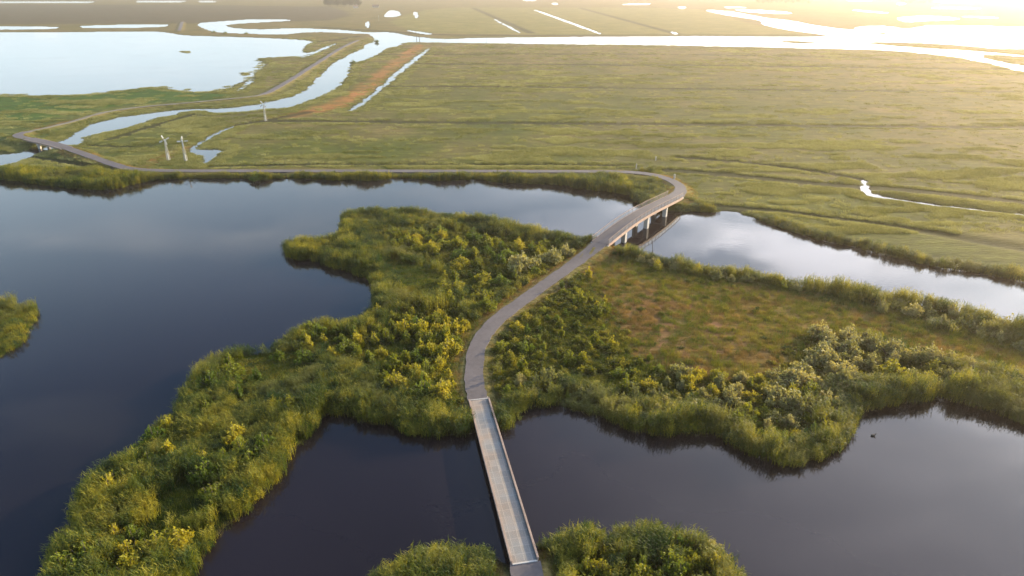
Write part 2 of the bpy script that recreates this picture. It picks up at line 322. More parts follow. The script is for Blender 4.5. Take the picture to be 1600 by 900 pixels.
# land-cover areas
def Z(pts, z=0): return chaikin(UU([(p[0], p[1], z) for p in pts]))
A = dict(
 grass=[Z([(935,400),(985,404),(1060,424),(1180,446),(1300,470),(1410,500),(1450,545),(1340,530),(1270,532),(1265,570),(1200,602),(1120,612),(1050,590),(985,545),(945,490),(915,440)]),
        Z([(1400,500),(1500,530),(1640,560),(1800,590),(1640,600),(1500,575),(1420,560)])],
 dark=[Z([(340,572),(400,556),(480,548),(512,575),(490,600),(430,622),(350,612)]), Z([(205,830),(250,790),(290,755),(350,760),(372,785),(335,815),(300,860),(240,880),(200,860)]),
       Z([(595,405),(640,415),(690,420),(690,470),(650,480),(600,470),(596,440)])],
 marsh=[Z([(-300,151),(0,150),(125,149),(236,137),(300,145),(370,148),(330,158),(216,163),(150,172),(70,188),(0,200),(-300,225)])],
 orange=[Z([(648,69),(667,71),(625,104),(596,130),(560,156),(530,173),(480,181),(440,188),(430,183),(500,168),(545,148),(590,112)]), Z([(220,252),(262,240),(330,205),(350,197),(300,218),(285,245),(240,264)]), Z([(60,199),(170,178),(150,186),(60,206),(50,214)])],
 tan=[Z([(600,32),(680,12),(800,12),(1080,12),(1130,24),(1180,40),(1260,52),(1280,56),(700,54),(640,48)])],
 brown=[Z([(-400,6),(500,8),(560,22),(500,36),(0,38),(-400,40)])],
 reddish=[Z([(960,470),(1010,450),(1060,470),(1130,500),(1210,560),(1170,600),(1080,585),(1000,560)]), Z([(870,445),(905,412),(935,392),(950,398),(905,440),(860,470)]), Z([(800,455),(850,425),(915,385),(905,400),(850,440),(800,475),(760,505)])],
)
def area(name, px, py, soft=1.5):
    w = np.zeros(len(px))
    wx = px + (fbm(px, py, 9, 3, 31) - .5) * 5; wy = py + (fbm(px, py, 9, 3, 37) - .5) * 5
    for p in A[name]:
        d = dist_inside(wx, wy, (p, np.roll(p, -1, 0)), cap=soft * 1.5 + .1); i = inside(wx, wy, p)
        w = np.maximum(w, sstep(-soft, soft, np.where(i, d, -d)))
    return w

# ------------------------------------------------------------------ materials
def new_mat(name):
    m = bpy.data.materials.new(name); m.use_nodes = True; nt = m.node_tree; nt.nodes.clear()
    return m, nt.nodes, nt.links
def noise_of(N, L, scale, detail=4, rough=.55, coord='pos', vec=None, dist=0):
    n = N.new('ShaderNodeTexNoise'); n.inputs['Scale'].default_value = scale; n.inputs['Detail'].default_value = detail
    n.inputs['Roughness'].default_value = rough; n.inputs['Distortion'].default_value = dist
    if vec is None:
        g = N.new('ShaderNodeNewGeometry'); L.new(g.outputs['Position'], n.inputs['Vector'])
    else: L.new(vec, n.inputs['Vector'])
    return n
def ramp(N, L, src, p0, c0, p1, c1):
    r = N.new('ShaderNodeValToRGB'); e = r.color_ramp.elements
    e[0].position = p0; e[0].color = (*c0, 1); e[1].position = p1; e[1].color = (*c1, 1)
    L.new(src, r.inputs[0]); return r
def mixc(N, L, fac, a, b, bt='MIX'):
    m = N.new('ShaderNodeMixRGB'); m.blend_type = bt
    for i, v in ((0, fac), (1, a), (2, b)):
        if isinstance(v, (int, float)): m.inputs[i].default_value = v
        elif isinstance(v, tuple): m.inputs[i].default_value = (*v, 1)
        else: L.new(v, m.inputs[i])
    return m.outputs[0]
def simple_mat(name, c0, c1, scale=2.0, rough=.8, bump=.3, bscale=None, metal=0, detail=6):
    m, N, L = new_mat(name)
    o = N.new('ShaderNodeOutputMaterial'); b = N.new('ShaderNodeBsdfPrincipled'); L.new(b.outputs[0], o.inputs[0])
    n = noise_of(N, L, scale, detail, .6); n2 = noise_of(N, L, scale * .13, 3, .6)
    c = mixc(N, L, .5, n.outputs[0], n2.outputs[0])
    r = ramp(N, L, c, .35, c0, .65, c1); L.new(r.outputs[0], b.inputs['Base Color'])
    b.inputs['Roughness'].default_value = rough; b.inputs['Metallic'].default_value = metal
    bp = N.new('ShaderNodeBump'); bp.inputs['Strength'].default_value = bump; bp.inputs['Distance'].default_value = .03
    nb = noise_of(N, L, bscale or scale * 6, 4); L.new(nb.outputs[0], bp.inputs['Height']); L.new(bp.outputs[0], b.inputs['Normal'])
    return m
def foliage_mat(name, cols, patch=(0.08, 0.5), trans=.42, alt=None, alt_scale=.05, alt_at=(.5, .62)):
    """cols: three colours picked by instance and by patches of the ground they grow on; alt: a second colour in bigger patches"""
    m, N, L = new_mat(name)
    o = N.new('ShaderNodeOutputMaterial')
    oi = N.new('ShaderNodeObjectInfo')
    n = noise_of(N, L, patch[0], 4, .6)
    mm = N.new('ShaderNodeMath'); mm.operation = 'MULTIPLY_ADD'; L.new(oi.outputs['Random'], mm.inputs[0]); mm.inputs[1].default_value = patch[1]
    s = N.new('ShaderNodeMath'); s.operation = 'MULTIPLY_ADD'; L.new(n.outputs[0], s.inputs[0]); s.inputs[1].default_value = 2.2; s.inputs[2].default_value = -.6 - patch[1] / 2
    L.new(s.outputs[0], mm.inputs[2])
    r = N.new('ShaderNodeValToRGB'); r.color_ramp.elements[0].color = (*cols[0], 1); r.color_ramp.elements[1].color = (*cols[2], 1)
    r.color_ramp.elements[0].position = .1; r.color_ramp.elements[1].position = .95
    e = r.color_ramp.elements.new(.5); e.color = (*cols[1], 1)
    L.new(mm.outputs[0], r.inputs[0])
    col = r.outputs[0]
    if alt:
        n2 = noise_of(N, L, alt_scale, 3, .5)
        k = ramp(N, L, n2.outputs[0], alt_at[0], (0, 0, 0), alt_at[1], (1, 1, 1))
        col = mixc(N, L, k.outputs[0], col, alt)
    nf = noise_of(N, L, 2.5, 2, .6)
    rf = ramp(N, L, nf.outputs[0], .3, (.7, .7, .7), .7, (1.3, 1.3, 1.25))
    col = mixc(N, L, 1.0, col, rf.outputs[0], 'MULTIPLY')
    d = N.new('ShaderNodeBsdfPrincipled'); L.new(col, d.inputs['Base Color']); d.inputs['Roughness'].default_value = .55
    d.inputs['Specular IOR Level'].default_value = .25
    t = N.new('ShaderNodeBsdfTranslucent')
    tcn = mixc(N, L, 1.0, col, (1.5, 1.35, .55), 'MULTIPLY'); L.new(tcn, t.inputs[0])
    mx = N.new('ShaderNodeMixShader'); mx.inputs[0].default_value = trans
    L.new(d.outputs[0], mx.inputs[1]); L.new(t.outputs[0], mx.inputs[2]); L.new(mx.outputs[0], o.inputs[0])
    return m

M = {}
M['reed'] = foliage_mat('reed_leaves', [(.028, .060, .011), (.125, .150, .018), (.31, .28, .034)], (.11, .9), .52, alt=(.19, .19, .05), alt_scale=.07, alt_at=(.56, .66))
M['grass'] = foliage_mat('grass_blades', [(.040, .075, .008), (.105, .132, .014), (.22, .19, .034)], (.07, .8), .35)
M['drygrass'] = foliage_mat('dry_grass_blades', [(.12, .085, .03), (.22, .14, .055), (.30, .20, .09)], (.1, .8), .35)
M['scrub'] = foliage_mat('scrub_leaves', [(.028, .052, .007), (.105, .115, .011), (.23, .21, .02)], (.12, .8), .4)
M['yellow'] = foliage_mat('yellow_green_leaves', [(.14, .16, .014), (.235, .235, .020), (.34, .30, .030)], (.12, 1.1), .45)
M['silver'] = foliage_mat('silver_green_leaves', [(.17, .18, .07), (.25, .24, .10), (.33, .30, .14)], (.12, 1.1), .4)
M['green'] = foliage_mat('fresh_green_leaves', [(.085, .13, .016), (.14, .18, .022), (.21, .23, .030)], (.12, 1.1), .45)
M['tuss'] = foliage_mat('rush_blades', [(.12, .135, .035), (.20, .205, .075), (.30, .30, .14)], (.03, .9), .35)
M['darktree'] = foliage_mat('distant_tree_leaves', [(.025, .032, .016), (.035, .045, .02), (.05, .06, .025)], (.01, .8), .2)
M['bark'] = simple_mat('bark', (.07, .055, .04), (.16, .13, .10), 3, .9, .5)
M['asphalt'] = simple_mat('asphalt', (.078, .065, .064), (.122, .102, .099), 1.6, .85, .35, 25)
M['gravel'] = simple_mat('gravel', (.10, .088, .06), (.17, .15, .11), 1.2, .95, .5, 12)
M['concrete'] = simple_mat('concrete', (.38, .35, .31), (.52, .48, .43), 1.2, .8, .2)
M['steel'] = simple_mat('galvanised_steel', (.26, .25, .24), (.38, .37, .35), 5, .45, .05, metal=.3)
M['timber'] = simple_mat('weathered_timber', (.22, .15, .11), (.36, .26, .20), 2.5, .8, .4)
M['fascia'] = simple_mat('painted_beam', (.30, .20, .15), (.44, .31, .24), 1.2, .7, .2)
M['white'] = simple_mat('white_paint', (.42, .42, .40), (.52, .52, .50), 3, .5, .05)
M['roof'] = simple_mat('roof_tiles', (.16, .10, .08), (.26, .16, .12), 2, .8, .3)
M['wood_dark'] = simple_mat('dark_wet_wood', (.05, .04, .03), (.11, .09, .07), 4, .8, .3)

def deck_mat():
    m, N, L = new_mat('deck_planks')
    o = N.new('ShaderNodeOutputMaterial'); b = N.new('ShaderNodeBsdfPrincipled'); L.new(b.outputs[0], o.inputs[0])
    uv = N.new('ShaderNodeUVMap'); uv.uv_map = 'UVMap'
    bt = N.new('ShaderNodeTexBrick'); bt.offset = 0.0; bt.inputs['Scale'].default_value = 1.0
    bt.inputs['Brick Width'].default_value = .85; bt.inputs['Row Height'].default_value = 1.1; bt.inputs['Mortar Size'].default_value = .045
    bt.inputs['Color1'].default_value = (.88, .88, .88, 1); bt.inputs['Color2'].default_value = (1.1, 1.1, 1.1, 1); bt.inputs['Mortar'].default_value = (1.22, 1.21, 1.19, 1)
    L.new(uv.outputs[0], bt.inputs['Vector'])
    wv = N.new('ShaderNodeTexNoise'); wv.inputs['Scale'].default_value = .22; wv.inputs['Detail'].default_value = 5
    L.new(uv.outputs[0], wv.inputs['Vector'])
    c = ramp(N, L, wv.outputs[0], .38, (.235, .225, .205), .62, (.27, .21, .16))
    f = noise_of(N, L, 9, 4); fr = ramp(N, L, f.outputs[0], .3, (.8, .8, .8), .7, (1.15, 1.15, 1.15))
    cc = mixc(N, L, 1, c.outputs[0], bt.outputs[0], 'MULTIPLY'); cc = mixc(N, L, 1, cc, fr.outputs[0], 'MULTIPLY')
    L.new(cc, b.inputs['Base Color']); b.inputs['Roughness'].default_value = .75
    bp = N.new('ShaderNodeBump'); bp.inputs['Strength'].default_value = .4; bp.inputs['Distance'].default_value = .02
    L.new(bt.outputs['Fac'], bp.inputs['Height']); bp.invert = True; L.new(bp.outputs[0], b.inputs['Normal'])
    return m
M['deck'] = deck_mat()

def water_mat():
    m, N, L = new_mat('lake_water')
    o = N.new('ShaderNodeOutputMaterial'); b = N.new('ShaderNodeBsdfPrincipled'); L.new(b.outputs[0], o.inputs[0])
    n = noise_of(N, L, .02, 3, .5); r = ramp(N, L, n.outputs[0], .35, (.010, .0075, .009), .65, (.015, .011, .014))
    L.new(r.outputs[0], b.inputs['Base Color'])
    b.inputs['IOR'].default_value = 1.333
    n2 = noise_of(N, L, .035, 4, .5); rr = N.new('ShaderNodeMapRange'); rr.inputs[1].default_value = .45; rr.inputs[2].default_value = .7; rr.inputs[3].default_value = .03; rr.inputs[4].default_value = .10
    L.new(n2.outputs[0], rr.inputs[0]); L.new(rr.outputs[0], b.inputs['Roughness'])
    bp = N.new('ShaderNodeBump'); bp.inputs['Strength'].default_value = .10; bp.inputs['Distance'].default_value = .05
    nb = noise_of(N, L, 1.3, 3, .5); wp = noise_of(N, L, .018, 4, .6, dist=1.2); wr = ramp(N, L, wp.outputs[0], .45, (.25, .25, .25), .62, (2.6, 2.6, 2.6))
    hh = mixc(N, L, 1, nb.outputs[0], wr.outputs[0], 'MULTIPLY'); L.new(hh, bp.inputs['Height']); L.new(bp.outputs[0], b.inputs['Normal'])
    return m
M['water'] = water_mat()

def ground_mat():
    m, N, L = new_mat('meadow_ground')
    o = N.new('ShaderNodeOutputMaterial'); b = N.new('ShaderNodeBsdfPrincipled'); L.new(b.outputs[0], o.inputs[0])
    a = N.new('ShaderNodeAttribute'); a.attribute_name = 'cover'
    g = N.new('ShaderNodeNewGeometry')
    mp = N.new('ShaderNodeMapping'); mp.inputs['Scale'].default_value = (.38, 1.5, 1); L.new(g.outputs['Position'], mp.inputs[0])
    n1 = noise_of(N, L, 1.1, 4, .65, vec=mp.outputs[0]); n2 = noise_of(N, L, .16, 5, .65, vec=mp.outputs[0]); n3 = noise_of(N, L, .03, 4, .6)
    r1 = ramp(N, L, n1.outputs[0], .3, (.62, .62, .6), .7, (1.35, 1.35, 1.35))
    r2 = ramp(N, L, n2.outputs[0], .32, (.66, .70, .62), .68, (1.32, 1.28, 1.3))
    r3 = ramp(N, L, n3.outputs[0], .35, (.80, .88, .74), .65, (1.18, 1.1, 1.2))
    c = mixc(N, L, 1, a.outputs['Color'], r1.outputs[0], 'MULTIPLY'); c = mixc(N, L, 1, c, r2.outputs[0], 'MULTIPLY'); c = mixc(N, L, 1, c, r3.outputs[0], 'MULTIPLY')
    L.new(c, b.inputs['Base Color']); b.inputs['Roughness'].default_value = .9; b.inputs['Specular IOR Level'].default_value = .1
    bp = N.new('ShaderNodeBump'); bp.inputs['Strength'].default_value = .8; bp.inputs['Distance'].default_value = .5
    ad = N.new('ShaderNodeMath'); ad.operation = 'ADD'; L.new(n1.outputs[0], ad.inputs[0]); L.new(n2.outputs[0], ad.inputs[1])
    L.new(ad.outputs[0], bp.inputs['Height']); L.new(bp.outputs[0], b.inputs['Normal'])
    return m
M['ground'] = ground_mat()

# ------------------------------------------------------------------ terrain, one sheet to the horizon
def terrain():
    ys = np.concatenate([np.array([-29.2, -28.4, -27, -25, -22, -18, -14, -10, -6]), np.arange(-3, 110, 1.0), np.arange(110, 330, 1.6), np.arange(330, 1150, 2.6)])
    Y = np.array([U(800, y)[1] for y in ys])
    nx = 1150; sl = np.linspace(-1.35, 1.35, nx)
    # depth of a row in front of the camera decides its width
    dep = np.array([math.hypot(Yk, 0) for Yk in Y])
    X = sl[None, :] * (dep[:, None] * cp + H * sp); YY = np.repeat(Y[:, None], nx, 1)
    px = X.ravel(); py = YY.ravel()
    nr = len(ys)
    sd = np.empty(nr * nx); zd = np.empty(nr * nx); dp = np.empty(nr * nx); lg = np.empty(nr * nx); ld = np.empty(nr * nx)
    RB, CB = 12, 115
    idx = np.arange(nr * nx).reshape(nr, nx)
    for i in range(0, nr, RB):
        for j in range(0, nx, CB):
            k = idx[i:i + RB, j:j + CB].ravel()
            x, y = px[k], py[k]
            sd[k] = land_sd(x, y); zd[k], dp[k] = dike(x, y); lg[k], ld[k] = lines_f(x, y)
    z = ground_z(px, py, sd, zd, ld, dp)
    # cover colour
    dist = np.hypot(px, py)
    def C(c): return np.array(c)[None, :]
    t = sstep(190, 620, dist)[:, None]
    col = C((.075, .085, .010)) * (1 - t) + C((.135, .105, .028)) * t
    rgt = sstep(0, 260, px)[:, None] * .35
    col = col * (1 - rgt) + C((.135, .095, .026)) * rgt
    pn = fbm(px, py, 60, 4, 71)[:, None]
    col = col * (1 - sstep(.5, .7, pn) * .5) + C((.16, .115, .045)) * sstep(.5, .7, pn) * .5
    left = (sstep(60, -60, px + 0) if False else 1 - sstep(-200, -60, px - (dist - 200) * -.25))[:, None]
    lush = left * (1 - sstep(350, 520, dist))[:, None]
    col = col * (1 - lush * .6) + C((.05, .085, .014)) * lush * .6
    near = (1 - sstep(150, 175, dist))[:, None]
    col = col * (1 - near) + C((.045, .050, .014)) * near
    for k, c, s in (('grass', (.165, .110, .028), 6), ('dark', (.028, .045, .008), 1.5), ('marsh', (.045, .085, .008), 4), ('orange', (.29, .13, .036), 4), ('tan', (.17, .145, .035), 6), ('brown', (.080, .060, .026), 10), ('reddish', (.22, .11, .05), 3)):
        w = area(k, px, py, s)[:, None]
        if k == 'reddish': w = w * sstep(.35, .6, fbm(px, py, 6, 3, 91))[:, None]
        if k == 'orange': w = w * (.35 + .65 * sstep(.3, .6, fbm(px, py, 7, 3, 93)))[:, None]
        col = col * (1 - w) + C(c) * w
    vg = ((1 - sstep(2.2, 4.2, dp)) * .75)[:, None]; col = col * (1 - vg) + C((.19, .15, .05)) * vg
    col = col * (1 - lg[:, None] * .85) + C((.030, .030, .008)) * lg[:, None] * .85
    mud = (1 - sstep(.1, 1.2, sd))[:, None]; col = col * (1 - mud) + C((.035, .03, .015)) * mud
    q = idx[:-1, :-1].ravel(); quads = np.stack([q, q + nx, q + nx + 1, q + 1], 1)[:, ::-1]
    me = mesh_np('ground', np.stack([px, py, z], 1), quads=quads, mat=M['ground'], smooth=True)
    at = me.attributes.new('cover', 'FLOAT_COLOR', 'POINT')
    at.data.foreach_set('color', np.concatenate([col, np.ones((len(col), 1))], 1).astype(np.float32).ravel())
    return tag(link(bpy.data.objects.new('ground', me)), kind='structure')
ground = terrain()
w = MB(); w.poly([(-16000, -400, 0), (16000, -400, 0), (16000, 16000, 0), (-16000, 16000, 0)])
tag(w.build('water', M['water']), kind='structure')

# ------------------------------------------------------------------ road ribbons
def frame_of(P):
    t = np.gradient(P[:, :2], axis=0); t /= np.hypot(t[:, 0], t[:, 1])[:, None] + 1e-9
    return t, np.stack([t[:, 1], -t[:, 0]], 1)           # tangent, right hand side
def ribbon(name, P, w, mat, top=.06, skirt=.35, wob=.0, parent=None, thick=False):
    t, r = frame_of(P); n = len(P)
    hw = np.full(n, w / 2) if np.isscalar(w) else np.asarray(w) / 2
    e1 = hw + (vnoise(P[:, 0] * .8, P[:, 1] * .8, 4) - .5) * wob; e2 = hw + (vnoise(P[:, 0] * .8, P[:, 1] * .8, 8) - .5) * wob
    z = P[:, 2] + top
    rows = [np.column_stack([P[:, :2] - r * e1[:, None], z - skirt]), np.column_stack([P[:, :2] - r * e1[:, None], z]), np.column_stack([P[:, :2], z + .012]),
            np.column_stack([P[:, :2] + r * e2[:, None], z]), np.column_stack([P[:, :2] + r * e2[:, None], z - skirt])]
    v = np.stack(rows, 1).reshape(-1, 3)
    i = np.arange(n - 1)[:, None] * 5; k = np.arange(5 if thick else 4)[None, :]
    k2 = (k + 1) % 5
    q = np.stack([i + k, i + k2, i + 5 + k2, i + 5 + k], 2).reshape(-1, 4)
    me = mesh_np(name, v, quads=q[:, ::-1], mat=mat)
    s = np.concatenate([[0], np.cumsum(np.hypot(*np.diff(P[:, :2], axis=0).T))])
    uvl = me.uv_layers.new(name='UVMap')
    off = np.stack([-e1, -e1, 0 * e1, e2, e2], 1).ravel(); ss = np.repeat(s, 5)
    li = np.empty(len(me.loops), np.int32); me.loops.foreach_get('vertex_index', li)
    uvl.data.foreach_set('uv', np.stack([off[li], ss[li]], 1).astype(np.float32).ravel())
    return link(bpy.data.objects.new(name, me), parent)
RW = 2.85
def taper(n, w0, w1, k, end=True):
    a = np.full(n, w0, float); k = min(k, n)
    s = np.linspace(0, 1, k)
    if end: a[-k:] = w0 + (w1 - w0) * s
    else: a[:k] = w1 + (w0 - w1) * s
    return a
tag(ribbon('road', whole[:i1a + 1], 3.2, M['asphalt'], wob=.25), kind='structure')
P = whole[i1b:i2a + 1]; tag(ribbon('road', P, taper(len(P), RW, 3.6, 14), M['asphalt'], wob=.3), kind='structure')
P = whole[i2b:i3a + 1]; tag(ribbon('road', P, taper(len(P), 3.1, 4.0, 12, False), M['asphalt'], wob=.3), kind='structure')
tag(ribbon('road', whole[i3b:], 3.3, M['asphalt'], wob=.3), kind='structure')
ti = near_i(415, 147.5, 1.2, track)
tag(ribbon('gravel_path', track[:ti + 1], 2.4, M['gravel'], wob=1.0), kind='structure')
tag(ribbon('road', track[ti:], 3.4, M['asphalt'], wob=.6), kind='structure')
tag(ribbon('gravel_path', stub, 4.0, M['asphalt'], wob=.8), kind='structure')

# ------------------------------------------------------------------ bridges
def bridge_near():
    P = whole[i1a:i1b + 1]; c = P[len(P) // 2]
    root = empty('footbridge', (c[0], c[1], 0)); inv = Matrix.Translation((-c[0], -c[1], 0))
    tag(root, 'straight flat plank footbridge crossing the dark water in the foreground', 'bridge')
    a = Vector(P[0]); b = Vector(P[-1]); d = (b - a); L_ = Vector((d.x, d.y, 0)).length; t = Vector((d.x, d.y, 0)).normalized(); r = Vector((t.y, -t.x, 0))
    n = int(L_) + 1
    Q = np.array([list(a.lerp(b, k / (n - 1))) for k in range(n)]); Q[:, 2] = 1.0; Q[:, 0] -= c[0]; Q[:, 1] -= c[1]
    a.z = b.z = 1.0; la = a - Vector((c[0], c[1], 0)); lb = b - Vector((c[0], c[1], 0))
    ribbon('deck', Q, 2.55, M['deck'], top=.10, skirt=.16, parent=root, thick=True)
    for s in (-1, 1):
        m = MB(); m.bar(la + r * s * 1.38 + Vector((0, 0, .08)), lb + r * s * 1.38 + Vector((0, 0, .08)), .16, .48); m.build('edge_beam', M['fascia'], root, .02)
        m = MB(); m.bar(la + r * s * 1.38 + Vector((0, 0, .36)), lb + r * s * 1.38 + Vector((0, 0, .36)), .22, .07); m.build('cap_rail', M['timber'], root, .01)
        m = MB(); m.bar(la + r * s * 1.1 + Vector((0, 0, -.3)), lb + r * s * 1.1 + Vector((0, 0, -.3)), .3, .5); m.build('main_beam', M['wood_dark'], root)
    for k in range(1, 5):
        q = la.lerp(lb, k / 5)
        m = MB(); m.bar(q - r * 1.4 + Vector((0, 0, -.7)), q + r * 1.4 + Vector((0, 0, -.7)), .3, .3); cb = m.build('cross_beam', M['wood_dark'], root)
        for s in (-1, 1):
            m = MB(); p = q + r * s * 1.1; m.tube([(p.x, p.y, -1.4), (p.x, p.y, .2)], .16); m.build('pile', M['wood_dark'], root)
    for q, k in ((la, -1), (lb, 1)):
        m = MB(); e = q + t * k * .12; m.bar(e - r * 1.3 + Vector((0, 0, .09)), e + r * 1.3 + Vector((0, 0, .09)), .18, .12); m.build('transition_strip', M['concrete'], root, .01)
        m = MB(); e = q + t * k * .5; m.bar(e - r * 1.4 + Vector((0, 0, -.75)), e + r * 1.4 + Vector((0, 0, -.75)), .5, 1.5); m.build('abutment', M['concrete'], root, .02)
bridge_near()

def bridge_rail(P, root, w, side, h=1.1, post_step=2, postw=.08):
    t, r = frame_of(P); off = w / 2 + .06
    E = [Vector((P[i, 0] + side * r[i, 0] * off, P[i, 1] + side * r[i, 1] * off, P[i, 2] + .1)) for i in range(len(P))]
    m = MB()
    for i in range(len(E) - 1): m.bar(E[i] + Vector((0, 0, h)), E[i + 1] + Vector((0, 0, h)) + (E[i + 1] - E[i]) * .02, .12, .09)
    rl = m.build('railing', M['timber'], root)
    for hh in (.35, .7):
        m = MB()
        for i in range(len(E) - 1): m.bar(E[i] + Vector((0, 0, hh)), E[i + 1] + Vector((0, 0, hh)) + (E[i + 1] - E[i]) * .02, .04, .05)
        m.build('mid_rail', M['steel'], rl)
    for i in range(0, len(E), post_step):
        m = MB(); m.box(E[i] + Vector((0, 0, h / 2 - .1)), (postw, postw, h + .1)); m.build('post', M['timber'], rl)
def bridge_far():
    P = path3([(*p,) for p in BR2], 1.0)
    P = whole[i2a:i2b + 1].copy(); c = P[len(P) // 2].copy(); W = 3.9
    root = empty('arched_bridge', (c[0], c[1], 0)); P[:, 0] -= c[0]; P[:, 1] -= c[1]
    tag(root, 'gently arched road bridge with railings on pale concrete piers', 'bridge')
    ribbon('deck', P, W, M['asphalt'], top=.10, skirt=.22, parent=root, thick=True)
    t, r = frame_of(P)
    for s in (-1, 1):
        m = MB()
        E = [Vector((P[i, 0] + s * r[i, 0] * (W / 2 + .1), P[i, 1] + s * r[i, 1] * (W / 2 + .1), P[i, 2] - .22)) for i in range(len(P))]
        for i in range(len(E) - 1): m.bar(E[i], E[i + 1] + (E[i + 1] - E[i]) * .015, .18, .62)
        m.build('edge_beam', M['fascia'], root)
        bridge_rail(P, root, W, s)
    m = MB()
    for i in range(len(P) - 1):
        m.bar(Vector(P[i]) + Vector((0, 0, -.38)), Vector(P[i + 1]) + Vector((0, 0, -.38)), 2.6, .5)
    m.build('girder', M['concrete'], root)
    n = len(P)
    for (px_, py_) in ((987, 380), (1016, 357.5), (1042, 338)):
        wx, wy = U(px_, py_); wx -= c[0]; wy -= c[1]
        i = int(np.argmin(np.hypot(P[:, 0] - wx, P[:, 1] - wy)))
        q = Vector(P[i]); rr = Vector((*r[i], 0)); tt = Vector((*t[i], 0))
        zt = q.z - .66
        m = MB(); m.bar(q.xy.to_3d() - rr * 2.0 + Vector((0, 0, zt - .25)), q.xy.to_3d() + rr * 2.0 + Vector((0, 0, zt - .25)), .8, .5)
        pr = m.build('pier', M['concrete'], root, .03)
        for s in (-1, 1):
            m = MB(); p = q.xy.to_3d() + rr * s * 1.45; m.box(p + Vector((0, 0, (zt - .5 - 1.3) / 2)), (1.0, 1.0, zt - .5 + 1.3), rz=math.atan2(tt.y, tt.x)); m.build('column', M['concrete'], pr, .03)
    for i, k in ((0, -1), (n - 1, 1)):
        q = Vector(P[i]); rr = Vector((*r[i], 0)); tt = Vector((*t[i], 0)) * k
        m = MB(); e = q.xy.to_3d() + tt * .1; m.bar(e - rr * 2.2 + Vector((0, 0, q.z - 1.2)), e + rr * 2.2 + Vector((0, 0, q.z - 1.2)), .7, 2.2); m.build('abutment', M['concrete'], root, .03)
bridge_far()
def bridge_left():
    P = whole[i3a:i3b + 1].copy(); c = P[len(P) // 2].copy(); W = 3.6
    root = empty('small_bridge', (c[0], c[1], 0)); P[:, 0] -= c[0]; P[:, 1] -= c[1]
    tag(root, 'small road bridge over the channel at the far left, one white pier', 'bridge')
    ribbon('deck', P, W, M['asphalt'], top=.08, skirt=.2, parent=root, thick=True)
    t, r = frame_of(P)
    for s in (-1, 1):
        m = MB()
        E = [Vector((P[i, 0] + s * r[i, 0] * (W / 2 + .1), P[i, 1] + s * r[i, 1] * (W / 2 + .1), P[i, 2] - .18)) for i in range(len(P))]
        for i in range(len(E) - 1): m.bar(E[i], E[i + 1] + (E[i + 1] - E[i]) * .015, .2, .6)
        m.build('edge_beam', M['timber'], root)
        wx, wy = U(49, 232); wx -= c[0]; wy -= c[1]
    for f in (.62, .9):
        i = int(len(P) * f); q = Vector(P[i]); rr = Vector((*r[i], 0)); tt = Vector((*t[i], 0))
        m = MB(); m.bar(q.xy.to_3d() - rr * 2.1 + Vector((0, 0, q.z - .75)), q.xy.to_3d() + rr * 2.1 + Vector((0, 0, q.z - .75)), .8, .5); pr = m.build('pier', M['concrete'], root)
        for s in (-1, 1):
            m = MB(); p = q.xy.to_3d() + rr * s * 1.5; m.box(p + Vector((0, 0, (q.z - 1 - 1.2) / 2)), (.8, .8, q.z - 1 + 1.2)); m.build('column', M['concrete'], pr)
    for i in (0, len(P) - 1):
        q = Vector(P[i]); rr = Vector((*r[i], 0)); m = MB(); m.bar(q.xy.to_3d() - rr * 2.1 + Vector((0, 0, q.z - 1.2)), q.xy.to_3d() + rr * 2.1 + Vector((0, 0, q.z - 1.2)), .6, 2.2); m.build('abutment', M['concrete'], root)
bridge_left()

# ------------------------------------------------------------------ wind pumps
def wind_pump(loc, rz, blade0, label):
    root = empty('wind_pump', loc, rz); tag(root, label, 'windmill', 'small wind pumps in the marsh')
    m = MB()
    hgt = 6.3
    for sx in (-1, 1):
        for sy in (-1, 1): m.bar((sx * .55, sy * .55, -.3), (sx * .14, sy * .14, hgt), .07)
    for z in (1.2, 2.4, 3.5, 4.5, 5.4):
        k = .55 - (.41) * (z / hgt)
        for a, b in (((-k, -k), (k, -k)), ((k, -k), (k, k)), ((k, k), (-k, k)), ((-k, k), (-k, -k))): m.bar((*a, z), (*b, z), .05)
    m.build('tower', M['steel'], root)
    m = MB(); m.tube([(0, 0, -.6), (0, 0, 1.9), (0, 0, 2.3)], [.26, .2, .1], 12); m.build('pump_casing', M['white'], root)
    m = MB(); m.tube([(0, 0, 2.2), (0, 0, hgt + .2)], .07, 8); m.build('shaft', M['white'], root)
    m = MB(); m.box((0, 0, hgt + .35), (.9, .42, .42)); hd = m.build('head', M['white'], root, .04)
    for k in range(4):
        a = blade0 + k * math.pi / 2
        d = Vector((0, math.sin(a), math.cos(a))); p = Vector((.6, 0, hgt + .35))
        side = Vector((0, math.cos(a), -math.sin(a)))
        m = MB(); m.bar(p, p + d * .8, .07)
        q = (Matrix((Vector((1, 0, 0)), side, d)).transposed()).to_4x4()
        m.box(None, (.06, .45, 1.05), M=Matrix.Translation(p + d * 1.15) @ q @ Matrix.Rotation(.35, 4, 'Z')); m.build('blade', M['white'], root)
    m = MB(); m.bar((-.4, 0, hgt + .35), (-1.7, 0, hgt + .45), .07); m.box((-2.1, 0, hgt + .5), (1.0, .05, .8)); m.build('tail_vane', M['white'], root)
for (x, y, rz, b0, lb) in ((263.5, 250, 2.2, .35, 'white wind pump on a lattice mast, left of the pair beside the pond'),
                            (290.5, 251, -1.0, .05, 'white wind pump on a lattice mast, right of the pair beside the pond'),
                            (415, 187.5, 2.0, .6, 'lone white wind pump on a mast standing before the curved river')):
    g = U(x, y, .5); wind_pump((g[0], g[1], .4), rz, b0, lb)

